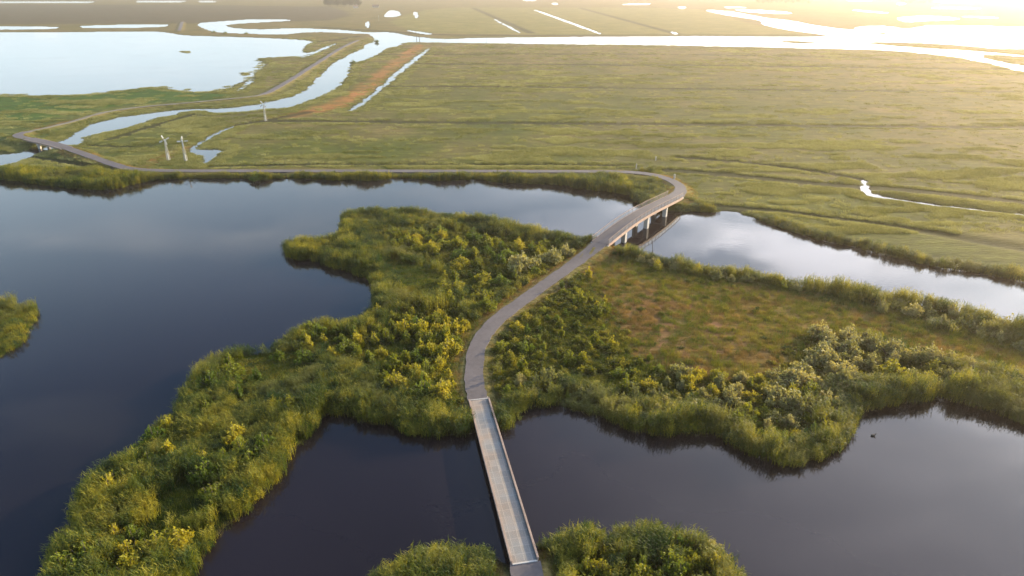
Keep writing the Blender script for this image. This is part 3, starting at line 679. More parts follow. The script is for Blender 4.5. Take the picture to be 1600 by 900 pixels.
# ------------------------------------------------------------------ posts, fences, bird, pole
def post(name, x, y, h, w, label, cat, mat='timber', lean=None, z=.5, group=None):
    g = U(x, y, z); m = MB()
    m.tube([(0, 0, -.8), (lean[0] if lean else 0, lean[1] if lean else 0, h)], [w, w * .8], 8)
    if not lean: m.tube([(0, 0, h), (0, 0, h + .05)], [w * 1.2, w * .6], 8)
    o = m.build(name, M[mat]); o.location = (g[0], g[1], z); tag(o, label, cat, group); return o
post('mooring_pole', 1021, 391, 3.2, .07, 'thin dark leaning pole in the water beside the arched bridge', 'pole', 'wood_dark', (-.7, -.3), z=0)
post('marker_post', 994, 263.5, 1.5, .22, 'pale wooden gatepost at the field corner where the road begins to curve', 'post', 'concrete')
post('marker_post', 1024.5, 250, 1.2, .2, 'short pale post in the field above the road curve', 'post', 'concrete')
post('marker_post', 1053.5, 279.5, 1.4, .28, 'pale post on the outside verge of the road curve', 'post', 'concrete', z=1.0)
def river_fence():
    a = Vector((*U(760, 67.6), 0)); b = Vector((*U(760, 59), 0)); root = empty('water_fence', tuple(a))
    tag(root, 'post and rail fence running across the straight far river', 'fence')
    d = b - a; n = 14
    for k in range(n + 1):
        m = MB(); q = d * (k / n); m.tube([(q.x, q.y, -1), (q.x, q.y, 1.6)], .14, 6); m.build('post', M['wood_dark'], root)
    m = MB(); m.bar((0, 0, 1.3), (d.x, d.y, 1.3), .1, .18); m.build('rail', M['wood_dark'], root)
river_fence()
def bird():
    g = U(1364, 681); m = MB()
    m.tube([(-.28, 0, .10), (-.2, 0, .12), (0, 0, .10), (.18, 0, .11), (.26, 0, .12)], [.02, .10, .15, .10, .05], 8)
    m.tube([(.18, 0, .12), (.26, 0, .25), (.28, 0, .33)], [.07, .045, .05], 8); m.tube([(.28, 0, .32), (.34, 0, .33), (.42, 0, .30)], [.07, .05, .01], 8)
    o = m.build('water_bird', M['wood_dark']); o.location = (g[0], g[1], -.02); o.scale = (1.1, 1.1, 1.1); tag(o, 'small dark duck swimming on the water at lower right', 'bird')
bird()
def farmhouse(x, y, L_, W_, h, rh, label, wall, rz):
    g = U(x, y, .5); root = empty('farmhouse', (g[0], g[1], .4), rz); tag(root, label, 'house')
    m = MB(); m.box((0, 0, h / 2), (L_, W_, h))
    for s in (-1, 1): m.poly([(s * L_ / 2, -W_ / 2, h), (s * L_ / 2, W_ / 2, h), (s * L_ / 2, 0, h + rh)])
    wl = m.build('wall', M[wall], root)
    m = MB(); e = .5
    for s in (-1, 1):
        m.poly([(-L_ / 2 - e, s * (W_ / 2 + e), h - .2), (L_ / 2 + e, s * (W_ / 2 + e), h - .2), (L_ / 2 + e, 0, h + rh + .1), (-L_ / 2 - e, 0, h + rh + .1)])
        m.poly([(-L_ / 2 - e, s * (W_ / 2 + e), h - .5), (L_ / 2 + e, s * (W_ / 2 + e), h - .5), (L_ / 2 + e, 0, h + rh - .2), (-L_ / 2 - e, 0, h + rh - .2)])
    rf = m.build('roof', M['roof'], root)
    m = MB(); m.box((L_ * .25, 0, h + rh + .5), (.8, .8, 1.6)); m.build('chimney', M['concrete'], rf)
    for k in (-.3, 0, .3):
        m = MB(); m.box((L_ * k, -W_ / 2 - .03, h * .55), (1.2, .1, 1.3)); m.build('window', M['wood_dark'], root)
farmhouse(556, 12.5, 9, 7, 3.5, 3, 'tiny white farmhouse at the right edge of the dark far grove', 'white', .5)
farmhouse(587, 11.5, 14, 8, 3, 3, 'small pale barn right of the far grove', 'concrete', .1)
for i, (x, y) in enumerate(((651, 61), (655.5, 62))):
    post('river_stake', x, y, 3.4, .3, ('left' if i == 0 else 'right') + ' of two dark stakes in the far river bend', 'stake', 'wood_dark', z=0, group='stakes in the river')
post('field_pole', 592, 33, 8.0, .25, 'thin tall pole in the far green field by the little ponds', 'pole', 'concrete')

# ------------------------------------------------------------------ plant shapes
def blades(n, rad, hmin, hmax, wid, bend, rs, seg=3, leafs=0, leaf_len=.5, leaf_w=.05):
    V = []; Q = []; Tt = []
    def strip(p, dirv, ln, w, droop, az):
        side = np.array([-math.sin(az), math.cos(az), 0.0]); b0 = len(V); c = np.array(p, float); d = np.array(dirv, float)
        for k in range(seg + 1):
            f = k / seg; ww = w * (1 - f) ** .7 if k < seg else 0
            if k < seg: V.append(c - side * ww / 2); V.append(c + side * ww / 2)
            else: V.append(c.copy())
            d = d + np.array([math.cos(az) * droop, math.sin(az) * droop, -droop * f * 1.4]) ; d /= np.linalg.norm(d); c = c + d * ln / seg
        for k in range(seg - 1): a = b0 + 2 * k; Q.append((a, a + 1, a + 3, a + 2))
        a = b0 + 2 * (seg - 1); Tt.append((a, a + 1, a + 2))
    for _ in range(n):
        r = rad * math.sqrt(rs.random()); th = rs.random() * 6.283; az = rs.random() * 6.283
        h = hmin + (hmax - hmin) * rs.random(); p = (r * math.cos(th), r * math.sin(th), -.1)
        lean = rs.random() * .22; d0 = (math.cos(az) * lean, math.sin(az) * lean, 1)
        strip(p, d0, h, wid, bend * rs.random(), az + rs.uniform(-.4, .4) + math.pi / 2 * (rs.random() < .5))
        for k in range(leafs):
            f = .35 + .6 * (k + rs.random()) / leafs; a2 = rs.random() * 6.283
            q = (p[0] + d0[0] * h * f, p[1] + d0[1] * h * f, h * f); up = rs.uniform(.5, 1.3)
            strip(q, (math.cos(a2), math.sin(a2), up), leaf_len * rs.uniform(.6, 1.2), leaf_w, .12, a2)
    return np.array(V), np.array(Q).reshape(-1, 4), np.array(Tt).reshape(-1, 3)
def leaf_quads(C_, Nn, size, rs, asp=.5):
    n = len(C_); a = rs.normal(size=(n, 3)); a += Nn * .6; a /= np.linalg.norm(a, axis=1)[:, None]
    b = np.cross(a, rs.normal(size=(n, 3))); b /= np.linalg.norm(b, axis=1)[:, None] + 1e-9
    s = (size * rs.uniform(.6, 1.3, n))[:, None]
    v = np.stack([C_ - a * s * .5, C_ + b * s * asp * .5, C_ + a * s * .5, C_ - b * s * asp * .5], 1).reshape(-1, 3)
    return v, np.arange(n * 4).reshape(-1, 4)
def bush_leaves(seed, n, slim, leaf, lobes=7):
    """unit-height bush made of upright leafy shoots round several stems"""
    rs = np.random.default_rng(seed); V = []; rad = .52 * slim; ends = []
    per = n // lobes
    for k in range(lobes):
        th = rs.random() * 6.283; rr = rad * .72 * math.sqrt(rs.random()) if k else 0
        top = (1 - .45 * (rr / rad)) * rs.uniform(.72, 1.0) if k else 1.0
        cx, cy = rr * math.cos(th), rr * math.sin(th); lr = rs.uniform(.16, .27) * (slim * .6 + .4)
        ends.append((cx, cy, top))
        # shoots
        ns = 9
        for s in range(ns):
            a = rs.random() * 6.283; q = lr * math.sqrt(rs.random()); tp = top * rs.uniform(.72, 1.04) * (1 - .35 * q / lr)
            f = rs.random(per // ns) ** .65
            base = np.array([cx * .5, cy * .5, .02]); tip = np.array([cx + q * math.cos(a), cy + q * math.sin(a), tp])
            spread = (lr * .42) * (1 - f * .75)[:, None]
            c = base + (tip - base) * f[:, None]
            c[:, :2] += (tip[:2] - base[:2]) * (np.sin(f * 3.14) * .25)[:, None]
            V.append(c + rs.normal(size=(len(f), 3)) * spread * np.array([1, 1, .6]))
    C_ = np.vstack(V); C_[:, 2] = np.abs(C_[:, 2])
    Nn = C_.copy(); Nn[:, 2] = .5
    v, q = leaf_quads(C_, Nn, leaf, rs)
    return v, q, ends
def stems_mb(ends, r=.02):
    m = MB()
    for (x, y, t) in ends:
        m.tube([(x * .15, y * .15, -.05), (x * .45, y * .45, t * .35), (x * .8, y * .8, t * .62), (x, y, t * .88)], [r, r * .75, r * .5, r * .2], 5)
    return m

def scatter(name, protos, P, sc3, rot, label, cat, group=None):
    """plants nobody could count: one object whose points carry a shape from protos"""
    n = len(P)
    me = mesh_np(name, P)
    for an, ty, arr in (('scl', 'FLOAT_VECTOR', sc3), ('rot', 'FLOAT_VECTOR', rot)):
        at = me.attributes.new(an, ty, 'POINT'); at.data.foreach_set('vector', np.asarray(arr, np.float32).ravel())
    at = me.attributes.new('pick', 'INT', 'POINT'); at.data.foreach_set('value', rng.integers(0, len(protos), n).astype(np.int32))
    o = link(bpy.data.objects.new(name, me)); tag(o, label, cat, group, 'stuff')
    col = bpy.data.collections.new(name + '_shapes')
    for p in protos: col.objects.link(p)
    ng = bpy.data.node_groups.new(name, 'GeometryNodeTree')
    ng.interface.new_socket('Geometry', in_out='INPUT', socket_type='NodeSocketGeometry'); ng.interface.new_socket('Geometry', in_out='OUTPUT', socket_type='NodeSocketGeometry')
    N = ng.nodes; L = ng.links
    gi = N.new('NodeGroupInput'); go = N.new('NodeGroupOutput'); ip = N.new('GeometryNodeInstanceOnPoints')
    ci = N.new('GeometryNodeCollectionInfo'); ci.inputs['Collection'].default_value = col; ci.inputs['Separate Children'].default_value = True; ci.inputs['Reset Children'].default_value = True
    def na(nm, ty):
        a = N.new('GeometryNodeInputNamedAttribute'); a.data_type = ty; a.inputs[0].default_value = nm
        return a.outputs[0]
    L.new(gi.outputs[0], ip.inputs['Points']); L.new(ci.outputs[0], ip.inputs['Instance']); ip.inputs['Pick Instance'].default_value = True
    L.new(na('pick', 'INT'), ip.inputs['Instance Index'])
    e = N.new('FunctionNodeEulerToRotation'); L.new(na('rot', 'FLOAT_VECTOR'), e.inputs[0]); L.new(e.outputs[0], ip.inputs['Rotation'])
    L.new(na('scl', 'FLOAT_VECTOR'), ip.inputs['Scale']); L.new(ip.outputs[0], go.inputs[0])
    md = o.modifiers.new('plants', 'NODES'); md.node_group = ng
    return o
def proto(name, v, q=None, t=None, mat=None):
    return bpy.data.objects.new(name, mesh_np(name, v, quads=q, tris=t, mat=mat))
prs = random.Random(3)
reed_p = [proto('reed_clump', *blades(24, .8, 1.3, 2.6, .05, .05, prs, 3, 5, .55, .065), M['reed']) for _ in range(4)]
grass_p = [proto('grass_tuft', *blades(60, .6, .25, .6, .03, .25, prs, 2), M['grass']) for _ in range(3)]
dry_p = [proto('dry_tuft', *blades(60, .55, .25, .6, .025, .2, prs, 2), M['drygrass']) for _ in range(2)]
tus_p = [proto('rush_tussock', *blades(75, .9, .35, .85, .07, .22, prs, 2), M['tuss']) for _ in range(3)]
scr_p = []
for k in range(4):
    v, q, e = bush_leaves(50 + k, 600, 1.5, .15, 6); scr_p.append(proto('scrub_mound', v, q, None, M['scrub']))

# ------------------------------------------------------------------ height of the ground at a point
gv = np.empty(len(ground.data.vertices) * 3, np.float32); ground.data.vertices.foreach_get('co', gv)
from mathutils.bvhtree import BVHTree
def samples(n, pix_poly=None, box=None, seed=1):
    r = np.random.default_rng(seed)
    if box: return np.stack([r.uniform(box[0], box[1], n), r.uniform(box[2], box[3], n)], 1)
def fields_at(px, py):
    """sort into small cells so the distance tests stay local"""
    cell = (np.floor(px / 25).astype(int) * 100003 + np.floor(py / 25).astype(int)); order = np.argsort(cell, kind='stable')
    out = np.empty((len(px), 6)); cs = cell[order]; b = np.flatnonzero(np.diff(cs)) + 1
    for k in np.split(order, b):
        x, y = px[k], py[k]
        s = land_sd(x, y); zd, dp = dike(x, y); lg, ld = lines_f(x, y)
        z = ground_z(x, y, s, zd, ld, dp)
        out[k] = np.stack([s, z, dp, lg, zd, ld], 1)
    return out
def inframe(x, y, m=60, z=0):
    dx, dy, dz = x, y, z - H
    d = dy * cp - dz * sp; u = dx / d * F + 800; v = 450 - (dy * sp + dz * cp) / d * F
    return (u > -m) & (u < 1600 + m) & (v > -m) & (v < 900 + m * 2)
def ev(n): return rng.random(n)

# ------------------------------------------------------------------ bushes, each one its own thing
BUSH = {}
def bush_meshes():
    for kind, slim, nl, leaf in (('wide', 1.15, 1500, .105), ('slim', .62, 800, .12)):
        for col in ('yellow', 'silver', 'green'):
            for k in range(3):
                v, q, e = bush_leaves(hash((kind, k)) % 1 + {'wide': 100, 'slim': 200}[kind] + k, nl, slim, leaf, 8 if kind == 'wide' else 4)
                fm = mesh_np('foliage', v, quads=q, mat=M[col]); m = stems_mb(e, .022)
                sm = bpy.data.meshes.new('stem'); sm.from_pydata(m.v, [], m.f); sm.materials.append(M['bark'])
                BUSH[(kind, col, k)] = (fm, sm)
bush_meshes()
CW = {'yellow': 'yellow-green', 'silver': 'silvery green', 'green': 'fresh green'}
ORD = ['leftmost', 'second from left', 'third from left', 'fourth from left', 'fifth from left', 'sixth from left', 'seventh from left', 'eighth from left', 'ninth from left', 'tenth from left', '11th from left', '12th from left', '13th from left', '14th from left', '15th from left', '16th from left']
placed = []
def topix(x, y, z=0):
    dz = z - H; d = y * cp - dz * sp
    return x / d * F + 800, 450 - (y * sp + dz * cp) / d * F
def grow(phrase, spots, group):
    """spots: (px, py, height, kind, colour)"""
    spots = sorted(spots, key=lambda a: a[0])
    for i, (x, y, h, kind, col) in enumerate(spots):
        g = U(x, y, .6); f = fields_at(np.array([g[0]]), np.array([g[1]]))[0]
        z = max(.1, f[1]); h *= 1.2
        r = random.Random(i * 31 + int(x))
        root = empty('willow_bush', (g[0], g[1], z - .05), r.random() * 6.28)
        root.scale = (h * r.uniform(.88, 1.15), h * r.uniform(.88, 1.15), h)
        ssz = 'tall' if h > 3.3 else ('low' if h < 2.0 else 'mid-height')
        pl = 'rightmost' if i == len(spots) - 1 and i else (ORD[i] if i < len(ORD) else '%dth from left' % (i + 1))
        tag(root, '%s %s bush, %s in %s' % (ssz, CW[col], pl, phrase), 'bush', group)
        fm, sm = BUSH[(kind, col, r.randrange(3))]
        link(bpy.data.objects.new('foliage', fm), root); link(bpy.data.objects.new('stem', sm), root)
        placed.append(g)
def fill(phrase, poly, n, hr, kinds, cols, group, seed, gap=1.3, extra=()):
    W_ = UU(poly); r = random.Random(seed); x0, y0 = W_.min(0); x1, y1 = W_.max(0); out = list(extra); tries = 0
    pl = [U(e[0], e[1], .6) for e in extra]
    while len(out) < n and tries < 6000:
        tries += 1; x = r.uniform(x0, x1); y = r.uniform(y0, y1)
        if not inside(np.array([x]), np.array([y]), W_)[0]: continue
        if any((x - a) ** 2 + (y - b) ** 2 < gap * gap for a, b in pl): continue
        f = fields_at(np.array([x]), np.array([y]))[0]
        if f[0] < 1.2 or f[2] < 3.0: continue
        u, v = topix(x, y, .6); pl.append((x, y))
        h = hr[0] + (hr[1] - hr[0]) * r.random() ** 1.4
        out.append((u, v, h, r.choice(kinds), r.choice(cols)))
    grow(phrase, out, group)
w_, s_ = 'wide', 'slim'; Yl, Sv, Gr = 'yellow', 'silver', 'green'
GA = 'willow bushes in the thicket left of the road'; GB = 'saplings and bushes right of the road'; GC = 'pale willow bushes on the right headland'; GD = 'bushes on the left tongue'; GE = 'bushes in the foreground'
fill('the row behind the grassy hollow', [(585,400),(600,372),(690,368),(720,385),(715,415),(680,410),(640,402)], 14, (2.0,3.2), [w_,w_], [Yl,Yl,Gr], GA, 1, 1.9)
fill('the upper thicket below the bridge ramp', [(720,380),(790,382),(800,410),(790,440),(720,440),(700,410)], 14, (1.9,3.0), [w_,s_], [Yl,Gr,Yl], GA, 2, 2.1)
fill('the thicket beside the upper road verge', [(800,385),(885,385),(880,405),(840,432),(800,450),(795,420)], 12, (1.9,2.8), [w_,s_], [Yl,Gr], GA, 3, 2.0, [(815,423,4.6,w_,Sv),(862,410,3.8,w_,Sv),(884,402,3.2,w_,Sv)])
fill('the thicket middle, right of the hollow', [(690,440),(785,445),(790,462),(750,492),(690,490)], 15, (1.8,2.9), [w_,s_,w_], [Yl,Yl,Gr], GA, 4, 1.9, [(760,485,3.0,w_,Yl),(705,478,2.9,s_,Yl)])
fill('the left end of the lower thicket', [(450,530),(500,508),(560,500),(570,560),(520,565),(470,550)], 14, (1.6,2.8), [w_,w_,s_], [Yl,Gr], GA, 5, 1.9)
fill('the upper lower-thicket below the hollow', [(570,500),(640,490),(660,520),(650,545),(575,550)], 15, (1.6,2.7), [w_,s_], [Yl,Yl,Gr], GA, 6, 1.6)
fill('the lower thicket beside the road bend', [(660,500),(725,500),(732,540),(722,570),(650,560),(655,525)], 15, (1.8,3.2), [w_,s_,w_], [Yl,Yl,Yl], GA, 7, 1.7, [(700,555,3.4,w_,Yl)])
fill('the lower thicket above the near reeds', [(560,560),(640,560),(718,580),(715,618),(650,620),(580,600)], 15, (1.8,3.2), [w_,s_], [Yl,Yl,Gr], GA, 8, 1.6, [(620,610,3.2,w_,Yl),(660,622,3.0,w_,Gr),(690,622,3.2,w_,Yl)])
fill('the grass right of the upper road', [(840,495),(880,450),(920,430),(945,450),(960,500),(900,520),(850,520)], 15, (1.4,2.6), [s_,w_], [Yl,Gr], GB, 9, 1.9, [(905,475,3.2,s_,Yl),(938,490,2.8,w_,Yl),(930,540,2.6,s_,Yl)])
fill('the grass right of the road bend', [(775,560),(800,515),(850,500),(900,530),(880,560),(800,600)], 15, (1.3,2.5), [s_,w_], [Yl,Gr], GB, 10, 1.9, [(815,580,3.0,s_,Yl)])
fill('the slope between clearing and near reeds', [(900,530),(960,510),(1000,550),(1050,595),(1000,610),(900,590)], 15, (1.3,2.4), [s_,s_,w_], [Yl,Yl,Gr], GB, 11, 1.9, [(978,615,2.9,s_,Yl),(890,570,2.6,s_,Yl)])
fill('the bank right of the footbridge end', [(780,610),(830,590),(900,595),(940,625),(900,628),(800,632)], 12, (1.3,2.3), [w_,s_], [Sv,Gr,Yl], GB, 12, 1.7, [(862,600,3.0,w_,Sv)])
fill('the reed edge before the dark bay', [(950,620),(1050,605),(1100,625),(1110,655),(1050,665),(980,650)], 13, (1.5,2.6), [w_,s_], [Sv,Yl,Sv], GC, 13, 1.7)
fill('the headland slope above the bay', [(1060,590),(1140,595),(1190,600),(1200,640),(1130,650),(1070,625)], 15, (1.8,3.0), [w_,w_,s_], [Sv,Yl], GC, 14, 1.8)
fill('the dense block on the headland', [(1200,600),(1280,570),(1330,590),(1330,630),(1290,660),(1210,640)], 16, (2.0,3.4), [w_], [Sv,Sv,Yl], GC, 15, 1.8)
fill('the rounded nose of the headland', [(1130,655),(1200,650),(1290,665),(1300,690),(1230,705),(1150,685)], 14, (1.5,2.6), [w_], [Sv,Gr,Yl], GC, 16, 1.8)
fill('the grey willow ridge beside the clearing', [(1268,560),(1280,532),(1350,535),(1400,555),(1370,590),(1290,578)], 16, (2.0,3.4), [w_], [Sv], GC, 17, 1.9)
fill('the grey willow ridge towards the right bay', [(1400,550),(1470,570),(1540,590),(1620,600),(1610,618),(1500,606),(1380,602)], 15, (2.0,3.2), [w_], [Sv,Sv,Yl], GC, 18, 2.0)
fill('the pale band below the right river', [(1370,490),(1440,500),(1520,530),(1620,560),(1620,535),(1500,500),(1400,478)], 16, (1.8,3.0), [w_], [Sv], GC, 19, 2.4)
fill('the reed crest below the arched bridge', [(985,405),(1060,415),(1180,435),(1260,450),(1250,460),(1100,437),(1000,420)], 13, (1.5,2.4), [w_], [Sv,Yl], GC, 20, 2.4)
fill('the upper left tongue', [(380,560),(470,540),(510,590),(480,640),(380,680),(300,690),(300,620)], 12, (1.9,3.1), [w_,s_,w_], [Gr,Gr,Yl], GD, 21, 2.2, [(240,690,3.0,w_,Gr),(262,672,2.6,w_,Yl)])
fill('the middle left tongue', [(150,790),(230,730),(330,700),(440,690),(390,760),(340,800),(250,760)], 12, (1.9,3.1), [w_,s_,w_], [Gr,Gr,Yl], GD, 22, 2.0, [(175,775,3.2,w_,Yl),(195,760,2.4,w_,Yl)])
fill('the lower left tongue', [(85,900),(120,850),(200,830),(290,860),(270,900),(150,920)], 12, (1.9,3.1), [w_], [Gr,Gr,Yl], GD, 23, 1.7, [(100,895,3.0,w_,Gr),(140,880,3.0,w_,Gr),(295,880,2.0,s_,Yl)])
fill('the foreground right of the road end', [(960,860),(1020,850),(1100,860),(1150,900),(1100,930),(930,930),(900,900)], 14, (1.6,2.6), [w_], [Yl,Gr,Yl], GE, 24, 1.3, [(1108,860,1.9,w_,Sv),(1115,890,2.4,w_,Yl)])
print('bushes', len(placed))

# near land: reeds, grass and scrub
NB = (-190, 190, 38, 262)
THICK = [Z([(590,372),(650,362),(700,362),(780,372),(850,380),(890,392),(868,415),(830,440),(790,468),(750,495),(715,480),(700,440),(660,410),(600,395)]),
         Z([(440,520),(520,505),(600,490),(650,485),(720,485),(745,500),(735,540),(722,600),(700,625),(650,610),(560,590),(500,560)]),
         Z([(770,540),(800,500),(850,465),(900,440),(940,450),(975,500),(1010,560),(1050,600),(1100,620),(1090,650),(1000,630),(900,620),(800,640),(765,600)]),
         Z([(1060,600),(1150,600),(1230,560),(1270,530),(1340,535),(1420,565),(1500,590),(1500,605),(1400,605),(1330,620),(1310,660),(1280,690),(1220,700),(1150,670),(1090,650)]),
         Z([(1360,500),(1420,500),(1500,530),(1600,560),(1700,590),(1700,560),(1600,525),(1480,490),(1400,480)]),
         Z([(960,850),(1020,835),(1090,845),(1150,890),(1180,960),(900,960),(900,880)])]
A['thick'] = THICK
def near_cover():
    n = 300000
    p = samples(n, box=NB, seed=11); p = p[inframe(p[:, 0], p[:, 1], 90)]
    dist = np.hypot(p[:, 0], p[:, 1])
    f = fields_at(p[:, 0], p[:, 1]); s, z, dp, lg = f[:, 0], f[:, 1], f[:, 2], f[:, 3]
    from mathutils.kdtree import KDTree
    kd = KDTree(len(placed))
    for i, q in enumerate(placed): kd.insert((q[0], q[1], 0), i)
    kd.balance()
    bd = np.array([kd.find((a, b, 0))[2] for a, b in p])
    bx = p - whole[i1a, :2]; bt = whole[i1b, :2] - whole[i1a, :2]; bl = np.hypot(*bt); bt = bt / bl
    al = bx @ bt; ac = np.abs(bx @ np.array([bt[1], -bt[0]])); onb = (al > -1) & (al < bl + 1) & (ac < 1.9)
    b2 = whole[i2a:i2b]; onb2 = np.min(np.hypot(p[:, :1] - b2[None, ::3, 0], p[:, 1:] - b2[None, ::3, 1]), axis=1) < 2.6
    clear = (bd < 1.25) & (s > 1.0)
    k = (s > -.25) & (dp > 1.55 + .35 * fbm(p[:, 0], p[:, 1], 3, 2, 97)) & ~onb & ~onb2; p, dist, s, z, dp, lg, clear = p[k], dist[k], s[k], z[k], dp[k], lg[k], clear[k]
    x, y = p[:, 0], p[:, 1]
    g = np.clip(area('grass', x, y, 6) + (fbm(x, y, 5, 3, 95) - .5) * .8 * (area('grass', x, y, 9) > .02), 0, 1); dk = area('dark', x, y, 1.5); th = area('thick', x, y, 2.5); rd = area('reddish', x, y, 3)
    patch = fbm(x, y, 9, 3, 55); fine = fbm(x, y, 2.5, 2, 56)
    # land south of the northern road is 'near'; beyond it the field begins
    lin = U(800, 268)[1]
    fieldside = (y > lin - 1) & (dp > 2.5)
    rvr = np.array([np.interp(a, [U(1062,331)[0], U(1250,364)[0], U(1600,440)[0], U(2000,540)[0]], [U(1062,331)[1], U(1250,364)[1], U(1600,440)[1], U(2000,540)[1]], left=1e9) for a in x])
    eastfield = y > rvr - 3
    shore = 1 - sstep(2.2, 6.0, s + (fine - .5) * 3 + (fbm(x, y, 22, 2, 57) - .5) * 9)
    r = ev(len(x)); shore = shore * (1 - dk * .9) * np.where(s > 2.5, 1 - sstep(.15, .5, g), 1)
    wreed = np.clip(np.maximum(shore, (1 - sstep(.1, .4, g)) * (1 - dk) * (1 - th) * .75) * (dp > 3.6), 0, 1)
    wreed = np.where(eastfield, (s < 2.6) * .75 * (y < rvr + 7), wreed)
    wreed = np.where(fieldside & ~eastfield, 0, wreed)
    isl = inside(x, y, UU(ISLET)); wreed = np.where(isl, .25, wreed)
    reed = (r < wreed) & (ev(len(x)) < .85) & ~clear
    # reeds
    k = reed; n_ = k.sum(); hs = (.22 + .95 * patch[k] + .12 * ev(n_) + .26 * shore[k]) * np.where(s[k] < .6, .8, 1) * np.where(eastfield[k] | fieldside[k], .62, 1) * np.where(dp[k] < 6, .72, 1) * (.55 + .95 * fine[k]) * np.where(isl[k], .5, 1)
    # low bowl on the left tongue stays low
    scatter('reeds', reed_p, np.column_stack([x[k], y[k], z[k] - .05]), np.column_stack([np.ones(n_) * .95, np.ones(n_) * .95, hs]), np.column_stack([rng.normal(0, .05, n_) , -.06 + rng.normal(0, .05, n_), ev(n_) * 6.28]), 'dense green reed bed lining every shore of the lake', 'reeds')
    wdry = np.clip((1 - sstep(3, 5, dp)) * .75 + rd * .6 * (patch > .45) + g * (.15 + .5 * (patch > .5)), 0, .9)
    dry = ~reed & (ev(len(x)) < wdry)
    k = dry & (ev(len(x)) < .9); n_ = k.sum(); hs = .5 + .6 * ev(n_) + g[k] * (.2 + 1.0 * ev(n_) ** 3)
    scatter('dry_grass', dry_p, np.column_stack([x[k], y[k], z[k] - .02]), np.column_stack([np.ones(n_)] * 2 + [hs * np.where(dp[k] < 2.6, .55, 1)]), np.column_stack([np.zeros(n_), np.zeros(n_), ev(n_) * 6.28]), 'straw-coloured dry grass on the road verges and open clearing', 'grass')
    k = ~reed & ~dry & ~eastfield & ~fieldside & (ev(len(x)) > g * .5); n_ = k.sum(); hs = (.55 + 1.1 * patch[k]) * (1 - .3 * dk[k]) * (1 + g[k] * (ev(n_) ** 3 * 1.2))
    scatter('meadow_grass', grass_p, np.column_stack([x[k], y[k], z[k] - .02]), np.column_stack([np.ones(n_) * 1.15] * 2 + [hs * np.where(dp[k] < 2.6, .55, 1.2)]), np.column_stack([np.zeros(n_), np.zeros(n_), ev(n_) * 6.28]), 'green meadow grass between the reeds and the bushes', 'grass')
    k = (dp > 3.2) & (s > .6) & (ev(len(x)) < np.where(th > .5, .12 + .22 * (patch - .4), np.where(g > .2, .006 + .06 * sstep(.5, .62, fine) * (patch > .48), .035 * sstep(.42, .6, patch)))) & ~eastfield & ~fieldside & ~isl & (dk < .5); n_ = k.sum(); hs = .7 + 1.1 * ev(n_) ** 2 + np.where(th[k] > .5, 0, .9); hs = np.where(g[k] > .2, .35 + .7 * ev(n_), hs)
    scatter('scrub', scr_p, np.column_stack([x[k], y[k], z[k] - .1]), np.column_stack([hs * 1.1, hs * 1.1, hs * 1.0]), np.column_stack([np.zeros(n_), np.zeros(n_), ev(n_) * 6.28]), 'low leafy scrub filling the thickets between the bushes', 'scrub')
    print('near cover', reed.sum(), dry.sum(), n_)
near_cover()

def field_cover():
    n = 330000
    r = np.random.default_rng(21)
    # even over the picture-depth so nearer ground gets more
    yy = U(800, 268)[1] * (1 / (1 - r.random(n) * .80)) * .72
    xx = r.uniform(-.95, .95, n) * (yy * cp + H * sp)
    k = inframe(xx, yy, 60); xx, yy = xx[k], yy[k]
    f = fields_at(xx, yy); s, z, dp, lg, ld = f[:, 0], f[:, 1], f[:, 2], f[:, 3], f[:, 5]
    patch = fbm(xx * .35, yy * 1.1, 6.5, 3, 77); big = fbm(xx, yy, 70, 3, 78)
    dist = np.hypot(xx, yy)
    rvr = np.interp(xx, [U(1062,331)[0], U(1250,364)[0], U(1600,440)[0], U(2000,540)[0]], [U(1062,331)[1], U(1250,364)[1], U(1600,440)[1], U(2000,540)[1]], left=1e9)
    north = (yy > U(800, 268)[1] + 2) | (yy > rvr - 2)
    tanf = area('tan', xx, yy, 5)
    bank = (s < 4 + dist * .006) & (s > -.3)
    want = np.where(bank, .7, np.where((patch + (big - .5) * .45) > .60, .85, .02)); want = np.where(lg > .35, .0, want); want = np.where((lg > .05) & (lg < .3), .7, want)
    want = np.where(tanf > .5, want * .1, want)
    want = np.where(area('orange', xx, yy, 2) > .4, want * .15, want)
    k = north & (s > .5) & (dp > 2.0) & (ev(len(xx)) < want)
    k |= (s < .4) & (s > -5) & (dist > 280) & (yy < 620) & (fbm(xx, yy, 12, 3, 88) > .56) & (ev(len(xx)) < .35) & inside(xx, yy, WATER[2]); n_ = k.sum()
    hs = (.5 + .55 * ev(n_)) * np.where(bank[k], np.where(s[k] < 1.5, .5, 1.0), 1) * np.where(lg[k] > .5, 1.3, 1) * np.where(dist[k] > 350, 1.0, 1)
    ws = 1.0 + dist[k] * .0022
    scatter('field_rushes', tus_p, np.column_stack([xx[k], yy[k], np.maximum(z[k], .02) - .08]), np.column_stack([ws, ws, hs]), np.column_stack([np.zeros(n_), np.zeros(n_), ev(n_) * 6.28]), 'pale rush tussocks spread across the meadows beyond the lake', 'rushes')
    print('field', n_)
field_cover()

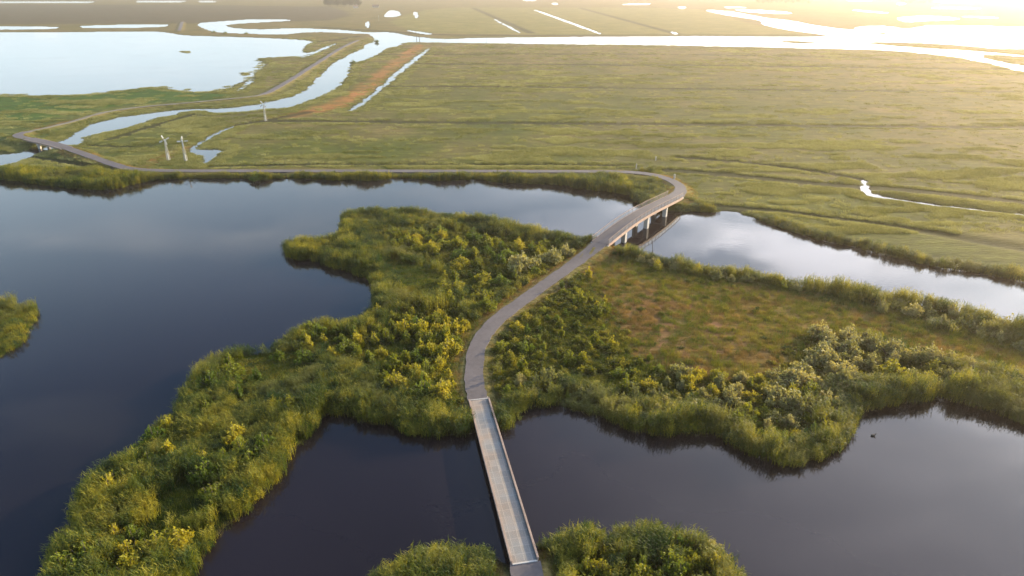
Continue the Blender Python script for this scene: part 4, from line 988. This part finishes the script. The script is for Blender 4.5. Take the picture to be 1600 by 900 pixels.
# ------------------------------------------------------------------ far trees
def tree_mesh(seed, slim, n=1400, leaf=.05):
    v, q, e = bush_leaves(seed, n, slim, leaf, 7); v[:, 2] = v[:, 2] * .88 + .12
    fm = mesh_np('crown', v, quads=q, mat=M['darktree']); m = MB()
    m.tube([(0, 0, -.02), (0, 0, .35), (.01, 0, .7)], [.022, .016, .006], 7)
    for x, y, t in e[:5]: m.tube([(0, 0, .25), (x * .6, y * .6, t * .6), (x, y, t * .9)], [.011, .007, .003], 5)
    sm = bpy.data.meshes.new('trunk'); sm.from_pydata(m.v, [], m.f); sm.materials.append(M['bark'])
    return fm, sm
TM = [tree_mesh(300 + k, .55) for k in range(3)]; TR = [tree_mesh(310 + k, 1.2) for k in range(3)]
def trees(spots, kind, label, group, hr):
    r = random.Random(len(spots))
    for i, (x, y) in enumerate(spots):
        g = U(x, y, .5); root = empty('tree', (g[0], g[1], .3), r.random() * 6.28); h = r.uniform(*hr); root.scale = (h, h, h)
        pl = 'rightmost' if i == len(spots) - 1 else (ORD[i] if i < len(ORD) else '%dth from left' % (i + 1))
        tag(root, label % pl, 'tree', group); fm, sm = r.choice(kind)
        link(bpy.data.objects.new('crown', fm), root); link(bpy.data.objects.new('trunk', sm), root)
trees([(509 + i * 3.7, 9.5 + (i % 3) * .7) for i in range(15)], TM, 'tall dark tree, %s in the front line of the far grove', 'trees of the far dark grove', (22, 30))
trees([(1185 + i * 6, 5 + (i % 2)) for i in range(14)], TR, 'hazy round tree, %s in the far right wood', 'trees of the hazy far right wood', (14, 22))
trees([(1408 + i * 6.5, 5 + (i % 3) * .6) for i in range(8)], TR, 'hazy tree, %s in the farthest right clump by the ponds', 'trees of the farthest right clump', (12, 18))
def shrub(x, y, h, label):
    g = U(x, y, .3); root = empty('shrub', (g[0], g[1], 0)); root.scale = (h * 1.4, h * 1.4, h); tag(root, label, 'shrub')
    fm, sm = BUSH[('wide', 'green', 0)]; link(bpy.data.objects.new('foliage', fm), root); link(bpy.data.objects.new('stem', sm), root)
shrub(552, 99.5, 3.6, 'lone round dark shrub on the right bank of the curved river')
shrub(402, 281, 3.0, 'round dark bush on the shore below the straight road, left')
shrub(589, 66, 3.5, 'round shrub at the tip of the spit in the far river')
shrub(334, 51, 3.5, 'dark shrub on the far spit between pond and inlet, left one')
shrub(352, 52.5, 3.5, 'dark shrub on the far spit between pond and inlet, middle one')
shrub(385, 53.5, 3.5, 'dark shrub on the far spit between pond and inlet, right one')

# ------------------------------------------------------------------ haze
def haze():
    m, N, L = new_mat('haze_air'); o = N.new('ShaderNodeOutputMaterial'); v = N.new('ShaderNodeVolumePrincipled')
    v.inputs['Color'].default_value = (1.0, .83, .64, 1); v.inputs['Density'].default_value = .00024; v.inputs['Anisotropy'].default_value = .70
    L.new(v.outputs[0], o.inputs['Volume'])
    b = MB(); b.box((0, 7700, 29.5), (40000, 17000, 65)); ob = b.build('haze', m)
    tag(ob, 'warm thin evening haze over the far marshes', 'haze', kind='stuff')
haze()
